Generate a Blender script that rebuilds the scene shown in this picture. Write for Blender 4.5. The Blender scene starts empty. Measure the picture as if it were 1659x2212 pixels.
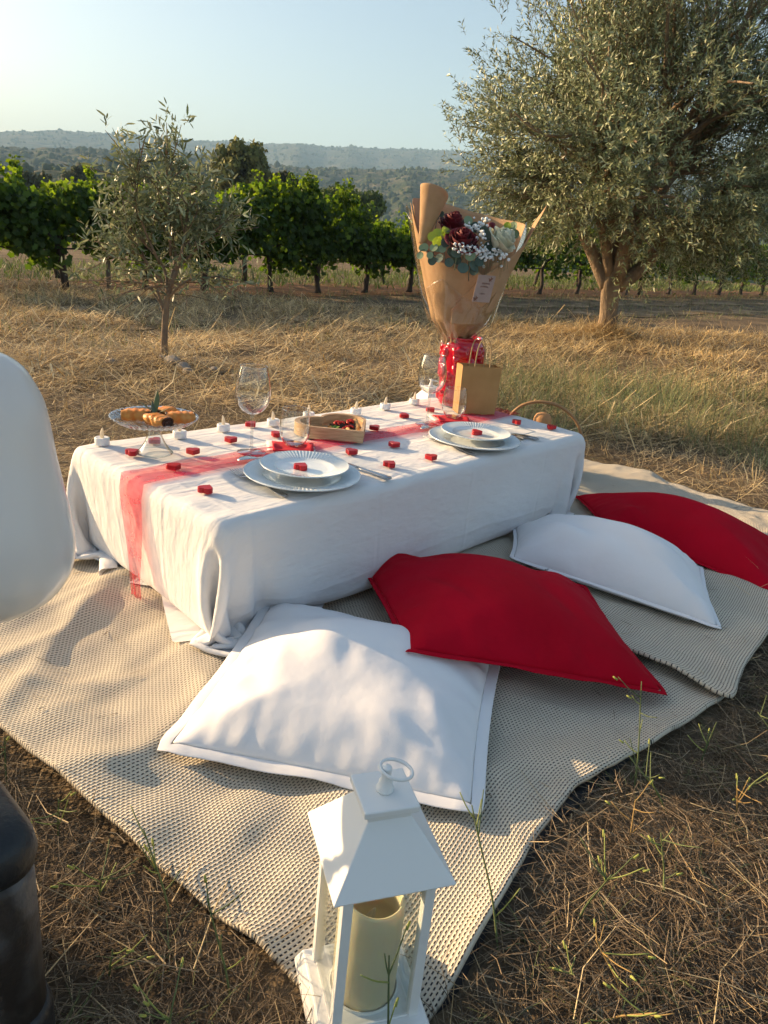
import bpy, bmesh, math
import numpy as np
from mathutils import Vector, Matrix

# ------------------------------------------------------------------ camera, sky, sun, exposure
scene = bpy.context.scene
R = math.radians
PITCH, ROLL, FOCAL = R(20.2), R(-5.5), 1600.0 / 2212.0
CAM = np.array([0.0, 0.0, 0.845])

cam_data = bpy.data.cameras.new("camera")
cam_data.sensor_fit = 'VERTICAL'
cam_data.sensor_height = 36.0
cam_data.sensor_width = 27.0
cam_data.lens = FOCAL * 36.0
cam_data.clip_start = 0.02
cam_data.clip_end = 20000.0
camera = bpy.data.objects.new("camera", cam_data)
scene.collection.objects.link(camera)
_f = np.array([0, math.cos(PITCH), -math.sin(PITCH)])
_r = np.array([1.0, 0, 0])
_u = np.cross(_r, _f)
_r2 = _r * math.cos(ROLL) - _u * math.sin(ROLL)
_u2 = _r * math.sin(ROLL) + _u * math.cos(ROLL)
camera.matrix_world = Matrix(((_r2[0], _u2[0], -_f[0], CAM[0]), (_r2[1], _u2[1], -_f[1], CAM[1]),
                              (_r2[2], _u2[2], -_f[2], CAM[2]), (0, 0, 0, 1)))
scene.camera = camera

SUN_EL = R(15.5)
SUN_H = np.array([-math.cos(R(20)), math.sin(R(20))])        # horizontal direction towards the sun
SUN_DIR = np.array([SUN_H[0] * math.cos(SUN_EL), SUN_H[1] * math.cos(SUN_EL), math.sin(SUN_EL)])

world = bpy.data.worlds.new("World")
scene.world = world
world.use_nodes = True
wn = world.node_tree
wn.nodes.clear()
sky = wn.nodes.new("ShaderNodeTexSky")
sky.sky_type = 'NISHITA'
sky.sun_disc = False
sky.sun_elevation = SUN_EL
sky.sun_rotation = math.atan2(SUN_DIR[0], SUN_DIR[1])
sky.air_density = 1.0
sky.dust_density = 2.2
sky.ozone_density = 0.5
bg = wn.nodes.new("ShaderNodeBackground")
bg.inputs["Strength"].default_value = 0.088
wo = wn.nodes.new("ShaderNodeOutputWorld")
wn.links.new(sky.outputs[0], bg.inputs[0])
wn.links.new(bg.outputs[0], wo.inputs[0])

sun_data = bpy.data.lights.new("sun", 'SUN')
sun_data.energy = 5.0
sun_data.angle = R(0.6)
sun_data.color = (1.0, 0.70, 0.39)
sun = bpy.data.objects.new("sun", sun_data)
scene.collection.objects.link(sun)
sun.rotation_euler = Vector(SUN_DIR).to_track_quat('Z', 'Y').to_euler()
sun.location = (-6, 3, 6)

vs = scene.view_settings
vs.view_transform = 'Standard'
vs.look = 'None'
vs.exposure = 1.43
vs.gamma = 1.0
vs.use_curve_mapping = False
cy = scene.cycles
cy.use_denoising = True
try:
    cy.denoiser = 'OPENIMAGEDENOISE'
    cy.denoising_input_passes = 'RGB_ALBEDO_NORMAL'
except Exception:
    pass
cy.max_bounces = 7
cy.diffuse_bounces = 3
cy.glossy_bounces = 3
cy.transmission_bounces = 7
cy.transparent_max_bounces = 24
cy.volume_bounces = 0
cy.caustics_reflective = False
cy.caustics_refractive = False
cy.sample_clamp_indirect = 6.0
cy.use_adaptive_sampling = True
cy.adaptive_threshold = 0.025

# ------------------------------------------------------------------ helpers
rng = np.random.default_rng(11)
COL = scene.collection


def U(a, b, n=None):
    return rng.uniform(a, b, n)


def tag(o, label=None, cat=None, group=None, kind=None):
    if label: o["label"] = label
    if cat: o["category"] = cat
    if group: o["group"] = group
    if kind: o["kind"] = kind
    return o


def empty(name, loc=(0, 0, 0), rz=0.0):
    o = bpy.data.objects.new(name, None)
    COL.objects.link(o)
    o.location = loc
    o.rotation_euler = (0, 0, rz)
    return o


def place(name, me, parent=None):
    o = bpy.data.objects.new(name, me)
    COL.objects.link(o)
    if parent is not None:
        o.parent = parent
    return o


def mk(name, V, F, m, parent=None, smooth=True, tint=None, uv=None):
    """one mesh object from vertex and face arrays"""
    V = np.asarray(V, dtype=np.float32)
    me = bpy.data.meshes.new(name)
    if isinstance(F, np.ndarray) and F.ndim == 2:
        k = F.shape[1]
        me.vertices.add(len(V))
        me.vertices.foreach_set("co", V.ravel())
        me.loops.add(F.size)
        me.loops.foreach_set("vertex_index", F.astype(np.int32).ravel())
        me.polygons.add(len(F))
        me.polygons.foreach_set("loop_start", np.arange(0, F.size, k, dtype=np.int32))
        me.update(calc_edges=True)
        me.validate()
    else:
        me.from_pydata([tuple(v) for v in V], [], [tuple(int(i) for i in f) for f in F])
        me.update()
    if smooth:
        me.polygons.foreach_set("use_smooth", np.ones(len(me.polygons), dtype=bool))
    if tint is not None:
        a = me.attributes.new("tint", 'FLOAT_COLOR', 'POINT')
        t = np.ones((len(V), 4), dtype=np.float32)
        t[:, :3] = tint
        a.data.foreach_set("color", t.ravel())
    if uv is not None:
        a = me.attributes.new("rest", 'FLOAT_VECTOR', 'POINT')
        t = np.zeros((len(V), 3), dtype=np.float32)
        t[:, :2] = uv
        a.data.foreach_set("vector", t.ravel())
    if m is not None:
        me.materials.append(m)
    return place(name, me, parent)


class MB:
    """collects shapes into one mesh"""
    def __init__(self):
        self.V, self.F, self.n = [], [], 0

    def add(self, V, F, M=None):
        V = np.asarray(V, float).reshape(-1, 3)
        if M is not None:
            V = V @ np.array(M)[:3, :3].T + np.array(M)[:3, 3]
        self.V.append(V)
        self.F += [[int(i) + self.n for i in f] for f in F]
        self.n += len(V)
        return self

    def build(self, name, m, parent=None, smooth=True, bevel=0.0):
        o = mk(name, np.concatenate(self.V), self.F, m, parent, smooth)
        if bevel:
            b = o.modifiers.new("bevel", 'BEVEL')
            b.width = bevel
            b.segments = 2
            b.limit_method = 'ANGLE'
            b.angle_limit = R(40)
        return o


def box(x0, x1, y0, y1, z0, z1):
    V = [(x, y, z) for z in (z0, z1) for y in (y0, y1) for x in (x0, x1)]
    return V, [(0, 2, 3, 1), (4, 5, 7, 6), (0, 1, 5, 4), (2, 6, 7, 3), (0, 4, 6, 2), (1, 3, 7, 5)]


def grid_faces(nu, nv, wrap_u=False):
    """indices i*nv+j ; i<nu, j<nv"""
    iu = np.arange(nu if wrap_u else nu - 1)
    jv = np.arange(nv - 1)
    I, J = np.meshgrid(iu, jv, indexing='ij')
    I2 = (I + 1) % nu
    return np.stack([I * nv + J, I2 * nv + J, I2 * nv + J + 1, I * nv + J + 1], -1).reshape(-1, 4)


def lathe(prof, seg=40, fn=None):
    """revolve (r,z) profile; fn(theta, r, z) -> r, z"""
    p = np.array(prof, float)
    th = np.linspace(0, 2 * math.pi, seg, endpoint=False)
    T, Rr = np.meshgrid(th, p[:, 0], indexing='ij')
    Z = np.meshgrid(th, p[:, 1], indexing='ij')[1]
    if fn:
        Rr, Z = fn(T, Rr, Z)
    V = np.stack([Rr * np.cos(T), Rr * np.sin(T), Z], -1).reshape(-1, 3)
    return V, grid_faces(seg, len(p), True)


def spline(pts, n):
    """Catmull-Rom through points"""
    P = np.asarray(pts, float)
    P = np.vstack([2 * P[0] - P[1], P, 2 * P[-1] - P[-2]])
    m = len(P) - 3
    t = np.linspace(0, m - 1e-6, n)
    i = t.astype(int)
    f = (t - i)[:, None]
    a, b, c, d = P[i], P[i + 1], P[i + 2], P[i + 3]
    return 0.5 * ((2 * b) + (-a + c) * f + (2 * a - 5 * b + 4 * c - d) * f ** 2 + (-a + 3 * b - 3 * c + d) * f ** 3)


def tube(pts, rad, seg=8, caps=True):
    P = np.asarray(pts, float)
    n = len(P)
    rad = np.broadcast_to(np.asarray(rad, float), (n,))
    T = np.gradient(P, axis=0)
    T /= np.linalg.norm(T, axis=1)[:, None] + 1e-12
    ref = np.array([0, 0, 1.0]) if abs(T[0][2]) < 0.9 else np.array([1.0, 0, 0])
    V = np.zeros((n, seg, 3))
    x = np.cross(T[0], ref)
    th = np.linspace(0, 2 * math.pi, seg, endpoint=False)
    for i in range(n):
        x = x - T[i] * (x @ T[i])
        x /= np.linalg.norm(x) + 1e-12
        y = np.cross(T[i], x)
        V[i] = P[i] + rad[i] * (np.cos(th)[:, None] * x + np.sin(th)[:, None] * y)
    F = []
    for i in range(n - 1):
        for j in range(seg):
            k = (j + 1) % seg
            F.append((i * seg + j, i * seg + k, (i + 1) * seg + k, (i + 1) * seg + j))
    if caps:
        F.append(tuple(range(seg - 1, -1, -1)))
        F.append(tuple((n - 1) * seg + j for j in range(seg)))
    return V.reshape(-1, 3), F


def xf(loc=(0, 0, 0), rz=0.0, rx=0.0, ry=0.0, s=1.0):
    return Matrix.Translation(loc) @ Matrix.Rotation(rz, 4, 'Z') @ Matrix.Rotation(ry, 4, 'Y') @ Matrix.Rotation(rx, 4, 'X') @ Matrix.Scale(s, 4)


def waves(x, y, seed, freq, n=9):
    r = np.random.default_rng(seed)
    out = 0
    for k in range(n):
        a = r.uniform(0, 2 * math.pi)
        f = freq * r.uniform(0.6, 1.7)
        out = out + np.sin(f * 2 * math.pi * (x * math.cos(a) + y * math.sin(a)) + r.uniform(0, 6.28)) / n ** 0.5
    return out


def sstep(a, b, x):
    t = np.clip((np.asarray(x, float) - a) / (b - a), 0, 1)
    return t * t * (3 - 2 * t)


def copy_tree(o, parent=None):
    c = o.copy()
    COL.objects.link(c)
    c.parent = parent
    for ch in o.children:
        copy_tree(ch, c)
    return c


def solid(o, t, off=0.0):
    s = o.modifiers.new("thickness", 'SOLIDIFY')
    s.thickness = t
    s.offset = off
    return o


def subsurf(o, n=1):
    s = o.modifiers.new("smooth", 'SUBSURF')
    s.levels = s.render_levels = n
    return o


# many small pieces in one mesh ------------------------------------------------
def norm(a):
    return a / (np.linalg.norm(a, axis=-1, keepdims=True) + 1e-12)


def frames(T, up=None):
    """right-handed frames along directions T (n,3)"""
    T = norm(T)
    ref = np.where(np.abs(T[:, 2:3]) < 0.95, np.array([[0, 0, 1.0]]), np.array([[1.0, 0, 0]]))
    if up is not None:
        ref = up
    Y = norm(np.cross(ref, T))
    return T, Y, np.cross(T, Y)


def stamp(tv, tf, P, X, Y, Z, S, tints=None):
    """copy template (tv, tf) to n frames; S (n,3) scale along X,Y,Z"""
    n, k = len(P), len(tv)
    V = (P[:, None, :] + (tv[None, :, 0:1] * S[:, None, 0:1]) * X[:, None, :]
         + (tv[None, :, 1:2] * S[:, None, 1:2]) * Y[:, None, :] + (tv[None, :, 2:3] * S[:, None, 2:3]) * Z[:, None, :])
    F = (tf[None] + (np.arange(n) * k)[:, None, None]).reshape(-1, tf.shape[1])
    t = None if tints is None else np.repeat(tints, k, axis=0)
    return V.reshape(-1, 3), F, t


def blades(P, D0, D1, L, W, tints, sides=3, seg=2):
    """thin bent stalks: start direction D0, end direction D1"""
    n = len(P)
    D0, D1 = norm(D0), norm(D1)
    ts = np.linspace(0, 1, seg + 1)
    rings = []
    c = P.copy()
    for i, t in enumerate(ts):
        if i:
            tm = (t + ts[i - 1]) / 2
            c = c + norm(D0 * (1 - tm) + D1 * tm) * (L * (ts[i] - ts[i - 1]))[:, None]
        d = norm(D0 * (1 - t) + D1 * t)
        _, y, z = frames(d)
        w = (W * (1 - 0.55 * t))[:, None]
        if sides == 2:
            rings.append(np.stack([c + y * w * .5, c - y * w * .5], 1))
        else:
            rings.append(np.stack([c + (y * math.cos(a) + z * math.sin(a)) * w * .5 for a in (0, 2.094, 4.189)], 1))
    V = np.stack(rings, 1)                       # n, seg+1, sides, 3
    k = (seg + 1) * sides
    F = []
    for i in range(seg):
        for j in range(sides if sides > 2 else 1):
            j2 = (j + 1) % sides
            F.append((i * sides + j, i * sides + j2, (i + 1) * sides + j2, (i + 1) * sides + j))
    F = np.array(F)
    F = (F[None] + (np.arange(n) * k)[:, None, None]).reshape(-1, 4)
    return V.reshape(-1, 3), F, np.repeat(tints, k, axis=0)


def pick(cols, n, jitter=0.15):
    c = np.array(cols, float)[rng.integers(0, len(cols), n)]
    return np.clip(c * (1 + rng.normal(0, jitter, (n, 1))), 0.005, 0.95)


# ------------------------------------------------------------------ materials
def mat(name, col=(.5, .5, .5), rough=.6, metal=0, spec=.5, col2=None, nscale=8, ndetail=4, ncontrast=(.35, .65), bump=None,
        attr=False, transl=0, tcol=None, coat=0, sheen=0, sss=0, alpha=1, stretch=None, trans=0, ior=1.45, back=None, rest=False):
    m = bpy.data.materials.new(name)
    m.use_nodes = True
    nt = m.node_tree
    nt.nodes.clear()
    N = nt.nodes.new
    Lk = nt.links.new
    out = N("ShaderNodeOutputMaterial")
    p = N("ShaderNodeBsdfPrincipled")
    p.inputs["Base Color"].default_value = (*col, 1)
    p.inputs["Roughness"].default_value = rough
    p.inputs["Metallic"].default_value = metal
    p.inputs["Specular IOR Level"].default_value = spec
    p.inputs["Coat Weight"].default_value = coat
    p.inputs["Coat Roughness"].default_value = .08
    p.inputs["Sheen Weight"].default_value = sheen
    p.inputs["Alpha"].default_value = alpha
    p.inputs["Transmission Weight"].default_value = trans
    p.inputs["IOR"].default_value = ior
    if sss:
        p.inputs["Subsurface Weight"].default_value = sss
        p.inputs["Subsurface Radius"].default_value = (.02, .012, .006)
        p.inputs["Subsurface Scale"].default_value = .5
    vec = None
    if col2 is not None or bump:
        if rest:
            ta = N("ShaderNodeAttribute"); ta.attribute_name = "rest"
            vec = ta.outputs["Vector"]
        else:
            tc = N("ShaderNodeTexCoord")
            vec = tc.outputs["Object"]
        if stretch:
            mp = N("ShaderNodeMapping")
            mp.inputs["Scale"].default_value = stretch
            Lk(vec, mp.inputs["Vector"])
            vec = mp.outputs[0]
    csock = None
    if attr:
        at = N("ShaderNodeAttribute")
        at.attribute_name = "tint"
        csock = at.outputs["Color"]
    if col2 is not None:
        nz = N("ShaderNodeTexNoise")
        nz.inputs["Scale"].default_value = nscale
        nz.inputs["Detail"].default_value = ndetail
        Lk(vec, nz.inputs["Vector"])
        mr = N("ShaderNodeMapRange")
        mr.inputs["From Min"].default_value, mr.inputs["From Max"].default_value = ncontrast
        Lk(nz.outputs[0], mr.inputs["Value"])
        mx = N("ShaderNodeMix")
        mx.data_type = 'RGBA'
        mx.inputs["A"].default_value = (*col, 1)
        mx.inputs["B"].default_value = (*col2, 1)
        Lk(mr.outputs[0], mx.inputs["Factor"])
        if csock is not None:
            mm = N("ShaderNodeMix"); mm.data_type = 'RGBA'; mm.blend_type = 'MULTIPLY'
            mm.inputs["Factor"].default_value = 1
            Lk(mx.outputs["Result"], mm.inputs["A"]); Lk(csock, mm.inputs["B"])
            csock = mm.outputs["Result"]
        else:
            csock = mx.outputs["Result"]
    if back is not None:
        ge = N("ShaderNodeNewGeometry")
        mb = N("ShaderNodeMix"); mb.data_type = 'RGBA'; mb.blend_type = 'MULTIPLY'
        Lk(ge.outputs["Backfacing"], mb.inputs["Factor"])
        if csock is not None: Lk(csock, mb.inputs["A"])
        else: mb.inputs["A"].default_value = (*col, 1)
        mb.inputs["B"].default_value = (*back, 1)
        csock = mb.outputs["Result"]
    if csock is not None:
        Lk(csock, p.inputs["Base Color"])
    if bump:
        prev = None
        for (bs, st, dist) in (bump if isinstance(bump[0], tuple) else (bump,)):
            nb = N("ShaderNodeTexNoise")
            nb.inputs["Scale"].default_value = bs
            nb.inputs["Detail"].default_value = 3
            Lk(vec, nb.inputs["Vector"])
            b = N("ShaderNodeBump")
            b.inputs["Strength"].default_value = st
            b.inputs["Distance"].default_value = dist
            Lk(nb.outputs[0], b.inputs["Height"])
            if prev: Lk(prev.outputs[0], b.inputs["Normal"])
            prev = b
        Lk(prev.outputs[0], p.inputs["Normal"])
    surf = p.outputs[0]
    if transl:
        t = N("ShaderNodeBsdfTranslucent")
        if csock is not None and tcol is None:
            Lk(csock, t.inputs["Color"])
        elif csock is not None:
            mt = N("ShaderNodeMix"); mt.data_type = 'RGBA'; mt.blend_type = 'MULTIPLY'
            mt.inputs["Factor"].default_value = 1
            mt.inputs["B"].default_value = (*tcol, 1)
            Lk(csock, mt.inputs["A"]); Lk(mt.outputs["Result"], t.inputs["Color"])
        else:
            t.inputs["Color"].default_value = (*(tcol or col), 1)
        ms = N("ShaderNodeMixShader")
        ms.inputs[0].default_value = transl
        Lk(surf, ms.inputs[1]); Lk(t.outputs[0], ms.inputs[2])
        surf = ms.outputs[0]
    Lk(surf, out.inputs["Surface"])
    return m


def thin_glass(name, tint=(.97, .985, .98), boost=1.0, rough=.02):
    """thin clear sheet: what is behind shows through, the edge-on parts reflect"""
    m = bpy.data.materials.new(name)
    m.use_nodes = True
    nt = m.node_tree
    nt.nodes.clear()
    N, Lk = nt.nodes.new, nt.links.new
    out = N("ShaderNodeOutputMaterial")
    tr = N("ShaderNodeBsdfTransparent"); tr.inputs[0].default_value = (*tint, 1)
    gl = N("ShaderNodeBsdfGlossy"); gl.inputs["Roughness"].default_value = rough
    lw = N("ShaderNodeLayerWeight"); lw.inputs["Blend"].default_value = .5
    pw = N("ShaderNodeMath"); pw.operation = 'POWER'; pw.inputs[1].default_value = 2.5
    mu = N("ShaderNodeMath"); mu.operation = 'MULTIPLY_ADD'; mu.inputs[1].default_value = .75 * boost; mu.inputs[2].default_value = .035 * boost
    mu.use_clamp = True
    Lk(lw.outputs["Facing"], pw.inputs[0]); Lk(pw.outputs[0], mu.inputs[0])
    ms = N("ShaderNodeMixShader")
    Lk(mu.outputs[0], ms.inputs[0]); Lk(tr.outputs[0], ms.inputs[1]); Lk(gl.outputs[0], ms.inputs[2])
    Lk(ms.outputs[0], out.inputs["Surface"])
    return m


def node_math(nt, op, a, b=None, clamp=False):
    n = nt.nodes.new("ShaderNodeMath")
    n.operation = op
    n.use_clamp = clamp
    for i, v in enumerate((a, b)):
        if v is None: continue
        if isinstance(v, (int, float)): n.inputs[i].default_value = v
        else: nt.links.new(v, n.inputs[i])
    return n.outputs[0]


def weave_material():
    """cream wool rug with dark dashes between the ribs, laid out in the rug's own flat coordinates"""
    m = bpy.data.materials.new("woven_wool")
    m.use_nodes = True
    nt = m.node_tree
    N, Lk = nt.nodes.new, nt.links.new
    p = nt.nodes["Principled BSDF"]
    at = N("ShaderNodeAttribute"); at.attribute_name = "rest"
    nz = N("ShaderNodeTexNoise"); nz.inputs["Scale"].default_value = 40
    Lk(at.outputs["Vector"], nz.inputs["Vector"])
    va = N("ShaderNodeVectorMath"); va.operation = 'MULTIPLY_ADD'
    va.inputs[1].default_value = (.0036, .0030, 0)
    Lk(nz.outputs["Color"], va.inputs[0]); Lk(at.outputs["Vector"], va.inputs[2])
    sp = N("ShaderNodeSeparateXYZ"); Lk(va.outputs[0], sp.inputs[0])
    cu = node_math(nt, 'DIVIDE', sp.outputs[0], .0076)
    cv = node_math(nt, 'DIVIDE', sp.outputs[1], .0059)
    row = node_math(nt, 'FLOOR', cv)
    half = node_math(nt, 'MULTIPLY', node_math(nt, 'MODULO', row, 2.0), .5)
    fu = node_math(nt, 'FRACT', node_math(nt, 'ADD', cu, half))
    fv = node_math(nt, 'FRACT', cv)
    du = node_math(nt, 'ABSOLUTE', node_math(nt, 'SUBTRACT', fu, .5))
    dv = node_math(nt, 'ABSOLUTE', node_math(nt, 'SUBTRACT', fv, .5))
    # dash where du<.23 and dv<.21, soft edge
    a = node_math(nt, 'MULTIPLY', node_math(nt, 'SUBTRACT', .35, du), 8.0, True)
    b = node_math(nt, 'MULTIPLY', node_math(nt, 'SUBTRACT', .22, dv), 9.0, True)
    n3 = N("ShaderNodeTexNoise"); n3.inputs["Scale"].default_value = 110; n3.inputs["Detail"].default_value = 2
    Lk(at.outputs["Vector"], n3.inputs["Vector"])
    dash = node_math(nt, 'MULTIPLY', node_math(nt, 'MULTIPLY', a, b), node_math(nt, 'MULTIPLY', node_math(nt, 'SUBTRACT', n3.outputs[0], .16), 4.2, True))
    n2 = N("ShaderNodeTexNoise"); n2.inputs["Scale"].default_value = 6; n2.inputs["Detail"].default_value = 6
    Lk(at.outputs["Vector"], n2.inputs["Vector"])
    cr = N("ShaderNodeMix"); cr.data_type = 'RGBA'
    cr.inputs["A"].default_value = (.56, .49, .385, 1); cr.inputs["B"].default_value = (.69, .62, .50, 1)
    Lk(n2.outputs[0], cr.inputs["Factor"])
    mx = N("ShaderNodeMix"); mx.data_type = 'RGBA'
    Lk(dash, mx.inputs["Factor"]); Lk(cr.outputs["Result"], mx.inputs["A"])
    mx.inputs["B"].default_value = (.026, .025, .030, 1)
    Lk(mx.outputs["Result"], p.inputs["Base Color"])
    p.inputs["Roughness"].default_value = .95
    p.inputs["Specular IOR Level"].default_value = .1
    # relief: ribs are round, dashes sunk
    hh = node_math(nt, 'SUBTRACT', node_math(nt, 'MULTIPLY', node_math(nt, 'COSINE', node_math(nt, 'MULTIPLY', fv, 6.2832)), -.35), node_math(nt, 'MULTIPLY', dash, .8))
    bp = N("ShaderNodeBump"); bp.inputs["Strength"].default_value = .8; bp.inputs["Distance"].default_value = .0022
    Lk(hh, bp.inputs["Height"]); Lk(bp.outputs[0], p.inputs["Normal"])
    return m


def tulle_material():
    """red netting: fine threads with holes between"""
    m = bpy.data.materials.new("red_tulle")
    m.use_nodes = True
    nt = m.node_tree
    nt.nodes.clear()
    N, Lk = nt.nodes.new, nt.links.new
    out = N("ShaderNodeOutputMaterial")
    d = N("ShaderNodeBsdfDiffuse"); d.inputs[0].default_value = (.82, .022, .060, 1)
    t = N("ShaderNodeBsdfTranslucent"); t.inputs[0].default_value = (.80, .05, .09, 1)
    m1 = N("ShaderNodeMixShader"); m1.inputs[0].default_value = .4
    Lk(d.outputs[0], m1.inputs[1]); Lk(t.outputs[0], m1.inputs[2])
    tr = N("ShaderNodeBsdfTransparent"); tr.inputs[0].default_value = (1, .84, .87, 1)
    at = N("ShaderNodeAttribute"); at.attribute_name = "rest"
    nz = N("ShaderNodeTexNoise"); nz.inputs["Scale"].default_value = 28; nz.inputs["Detail"].default_value = 2
    Lk(at.outputs["Vector"], nz.inputs["Vector"])
    f = node_math(nt, 'MULTIPLY_ADD', nz.outputs[0], .5)
    f.node.inputs[2].default_value = .20
    ms = N("ShaderNodeMixShader")
    Lk(f, ms.inputs[0]); Lk(tr.outputs[0], ms.inputs[1]); Lk(m1.outputs[0], ms.inputs[2])
    Lk(ms.outputs[0], out.inputs["Surface"])
    return m


MAT = {}
MAT['cloth'] = mat("white_cotton", (.80, .79, .79), .9, spec=.15, sheen=.1, transl=.10, bump=((16, .55, .010), (45, .45, .005), (900, .15, .0006)), rest=True, stretch=(.5, 1.3, 1))
MAT['pillow_white'] = mat("white_canvas", (.80, .79, .80), .9, spec=.15, bump=((7, .26, .022), (22, .18, .007), (600, .25, .0009)))
MAT['pillow_red'] = mat("red_canvas", (.46, .003, .018), .9, spec=.1, col2=(.40, .0025, .014), nscale=5, bump=((8, .45, .022), (26, .35, .007), (600, .30, .0010)))
MAT['rug'] = weave_material()
MAT['tarp'] = mat("black_tarp", (.012, .012, .014), .55, bump=(30, .3, .01))
MAT['tulle'] = tulle_material()
MAT['heart'] = mat("red_painted_wood", (.40, .006, .014), .42, spec=.4, bump=(90, .08, .001))
MAT['white_plastic'] = mat("white_plastic", (.78, .78, .78), .45, sss=.1)
MAT['flame'] = mat("cream_plastic", (.80, .76, .66), .4, transl=.4, tcol=(.85, .75, .55))
MAT['glass'] = thin_glass("clear_glass", (.93, .95, .945), 2.1)
MAT['glass_thick'] = thin_glass("pressed_glass", (.90, .93, .93), 1.7, .03)
MAT['pane'] = thin_glass("pane_glass", (.95, .97, .96), .55)
MAT['cello'] = thin_glass("cellophane", (.97, .97, .97), .8, .06)
MAT['china'] = mat("white_china", (.74, .79, .80), .14, spec=.5, coat=.4)
MAT['steel'] = mat("steel", (.42, .43, .44), .22, metal=1)
MAT['wood'] = mat("pale_wood", (.60, .41, .24), .55, col2=(.40, .24, .12), nscale=9, ndetail=6, stretch=(2.5, 2.5, 22), bump=(30, .08, .002))
MAT['kraft'] = mat("kraft_paper", (.57, .375, .215), .8, spec=.15, col2=(.51, .33, .18), nscale=30, transl=.25, tcol=(.75, .30, .06), bump=(7, .15, .008))
MAT['bag'] = mat("bag_paper", (.42, .25, .10), .7, spec=.25, col2=(.38, .22, .085), nscale=20, bump=(9, .12, .004))
MAT['twine'] = mat("paper_cord", (.42, .28, .14), .8)
MAT['vase'] = mat("red_glaze", (.46, .003, .022), .12, spec=.6, coat=.7)
MAT['lantern'] = mat("white_lacquer", (.78, .78, .76), .38, spec=.45, bump=(160, .03, .001))
MAT['candle'] = mat("ivory_wax", (.80, .70, .47), .5, sss=.35)
MAT['balloon'] = mat("white_latex", (.68, .70, .71), .20, spec=.4, coat=.2, transl=.26, tcol=(.72, .74, .75))
MAT['pastry'] = mat("baked_pastry", (.66, .20, .022), .5, col2=(.70, .34, .09), nscale=45, bump=(70, .5, .006))
MAT['filling'] = mat("dark_filling", (.06, .022, .010), .5, bump=(160, .6, .004))
MAT['crust'] = mat("tart_crust", (.60, .36, .14), .7, bump=(90, .5, .004))
MAT['tomato'] = mat("red_fruit", (.55, .03, .015), .25)
MAT['herb'] = mat("herb_leaf", (.20, .32, .06), .5, transl=.3)
MAT['napkin'] = mat("red_napkin", (.62, .012, .030), .9, bump=(200, .2, .001))
MAT['paper'] = mat("white_paper", (.80, .79, .76), .8, transl=.15)
MAT['ink'] = mat("brown_ink", (.25, .11, .07), .8)
MAT['card_pink'] = mat("pink_card", (.40, .27, .22), .8, col2=(.36, .24, .19), nscale=60)
MAT['rattan'] = mat("rattan", (.34, .19, .085), .6, bump=(60, .3, .004))
MAT['wicker'] = mat("wicker", (.46, .24, .10), .7, bump=(60, .4, .004))
MAT['black_rubber'] = mat("black_rubber", (.013, .014, .016), .45, bump=(220, .35, .002))
MAT['worn_metal'] = mat("worn_metal", (.040, .032, .028), .5, metal=.2, col2=(.10, .095, .095), nscale=22, ndetail=6, ncontrast=(.45, .62), bump=(60, .5, .006))
MAT['rose_red'] = mat("red_petal", (.135, .0008, .007), .65, sheen=.08)
MAT['rose_white'] = mat("white_petal", (.80, .79, .62), .6, transl=.3)
MAT['euc_yellow'] = mat("backlit_eucalyptus", (.34, .44, .09), .55, transl=.5, tcol=(.75, .85, .15))  # leaves against the sun: backlight put into a brighter yellow-green
MAT['euc_pale'] = mat("pale_eucalyptus", (.30, .40, .24), .6, transl=.3)
MAT['euc_dark'] = mat("grey_eucalyptus", (.085, .13, .10), .6, transl=.15)
MAT['gyp'] = mat("white_blossom", (.80, .82, .82), .8)
MAT['bark_big'] = mat("olive_bark", (.30, .215, .135), .9, col2=(.15, .11, .075), nscale=11, ndetail=7, stretch=(1, 1, .35), bump=((16, .9, .03), (60, .5, .01)))
MAT['bark_young'] = mat("young_bark", (.235, .165, .105), .9, col2=(.15, .11, .08), nscale=20, bump=(70, .5, .006))
MAT['bark_vine'] = mat("vine_bark", (.075, .055, .045), .95, col2=(.035, .028, .024), nscale=20, stretch=(1, 1, .25), bump=(30, .9, .02))
MAT['olive_leaf'] = mat("olive_leaf", attr=True, rough=.42, spec=.5, transl=.18, back=(1.7, 1.65, 1.55))
MAT['vine_leaf'] = mat("vine_leaf", attr=True, rough=.5, spec=.3, transl=.42, tcol=(3.2, 3.0, .7))
MAT['pine'] = mat("pine_needles", attr=True, rough=.7, spec=.2, transl=.2)
MAT['straw'] = mat("straw", attr=True, rough=.6, spec=.3, transl=.15)
MAT['weed'] = mat("weed_stem", attr=True, rough=.6, spec=.3, transl=.25)
MAT['stone'] = mat("field_stone", (.33, .29, .25), .9, col2=(.22, .19, .16), nscale=14, bump=(30, .6, .02))
MAT['hose'] = mat("black_hose", (.012, .012, .012), .5)
MAT['post'] = mat("grey_post", (.16, .14, .12), .9, bump=(30, .6, .02))
MAT['hill_near'] = mat("near_scrub", (.050, .062, .030), .95, spec=.05, col2=(.115, .100, .060), nscale=.06, ndetail=8, ncontrast=(.42, .62), bump=(.25, 1.0, 3.0))
MAT['hill_mid'] = mat("mid_scrub", (.045, .058, .030), .95, spec=.05, col2=(.13, .115, .075), nscale=.03, ndetail=10, ncontrast=(.45, .68), bump=(.12, 1.0, 6.0))
MAT['hill_far'] = mat("far_scrub", (.050, .060, .040), .95, spec=.05, col2=(.11, .10, .07), nscale=.012, ndetail=10, ncontrast=(.42, .66), bump=(.03, 1.0, 14.0))
MAT['wood_mass'] = mat("hill_wood", attr=True, rough=.95, spec=.05)
MAT['render_wall'] = mat("cream_render", (.55, .47, .38), .9)
MAT['tile_roof'] = mat("clay_tiles", (.36, .18, .10), .9)
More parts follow.
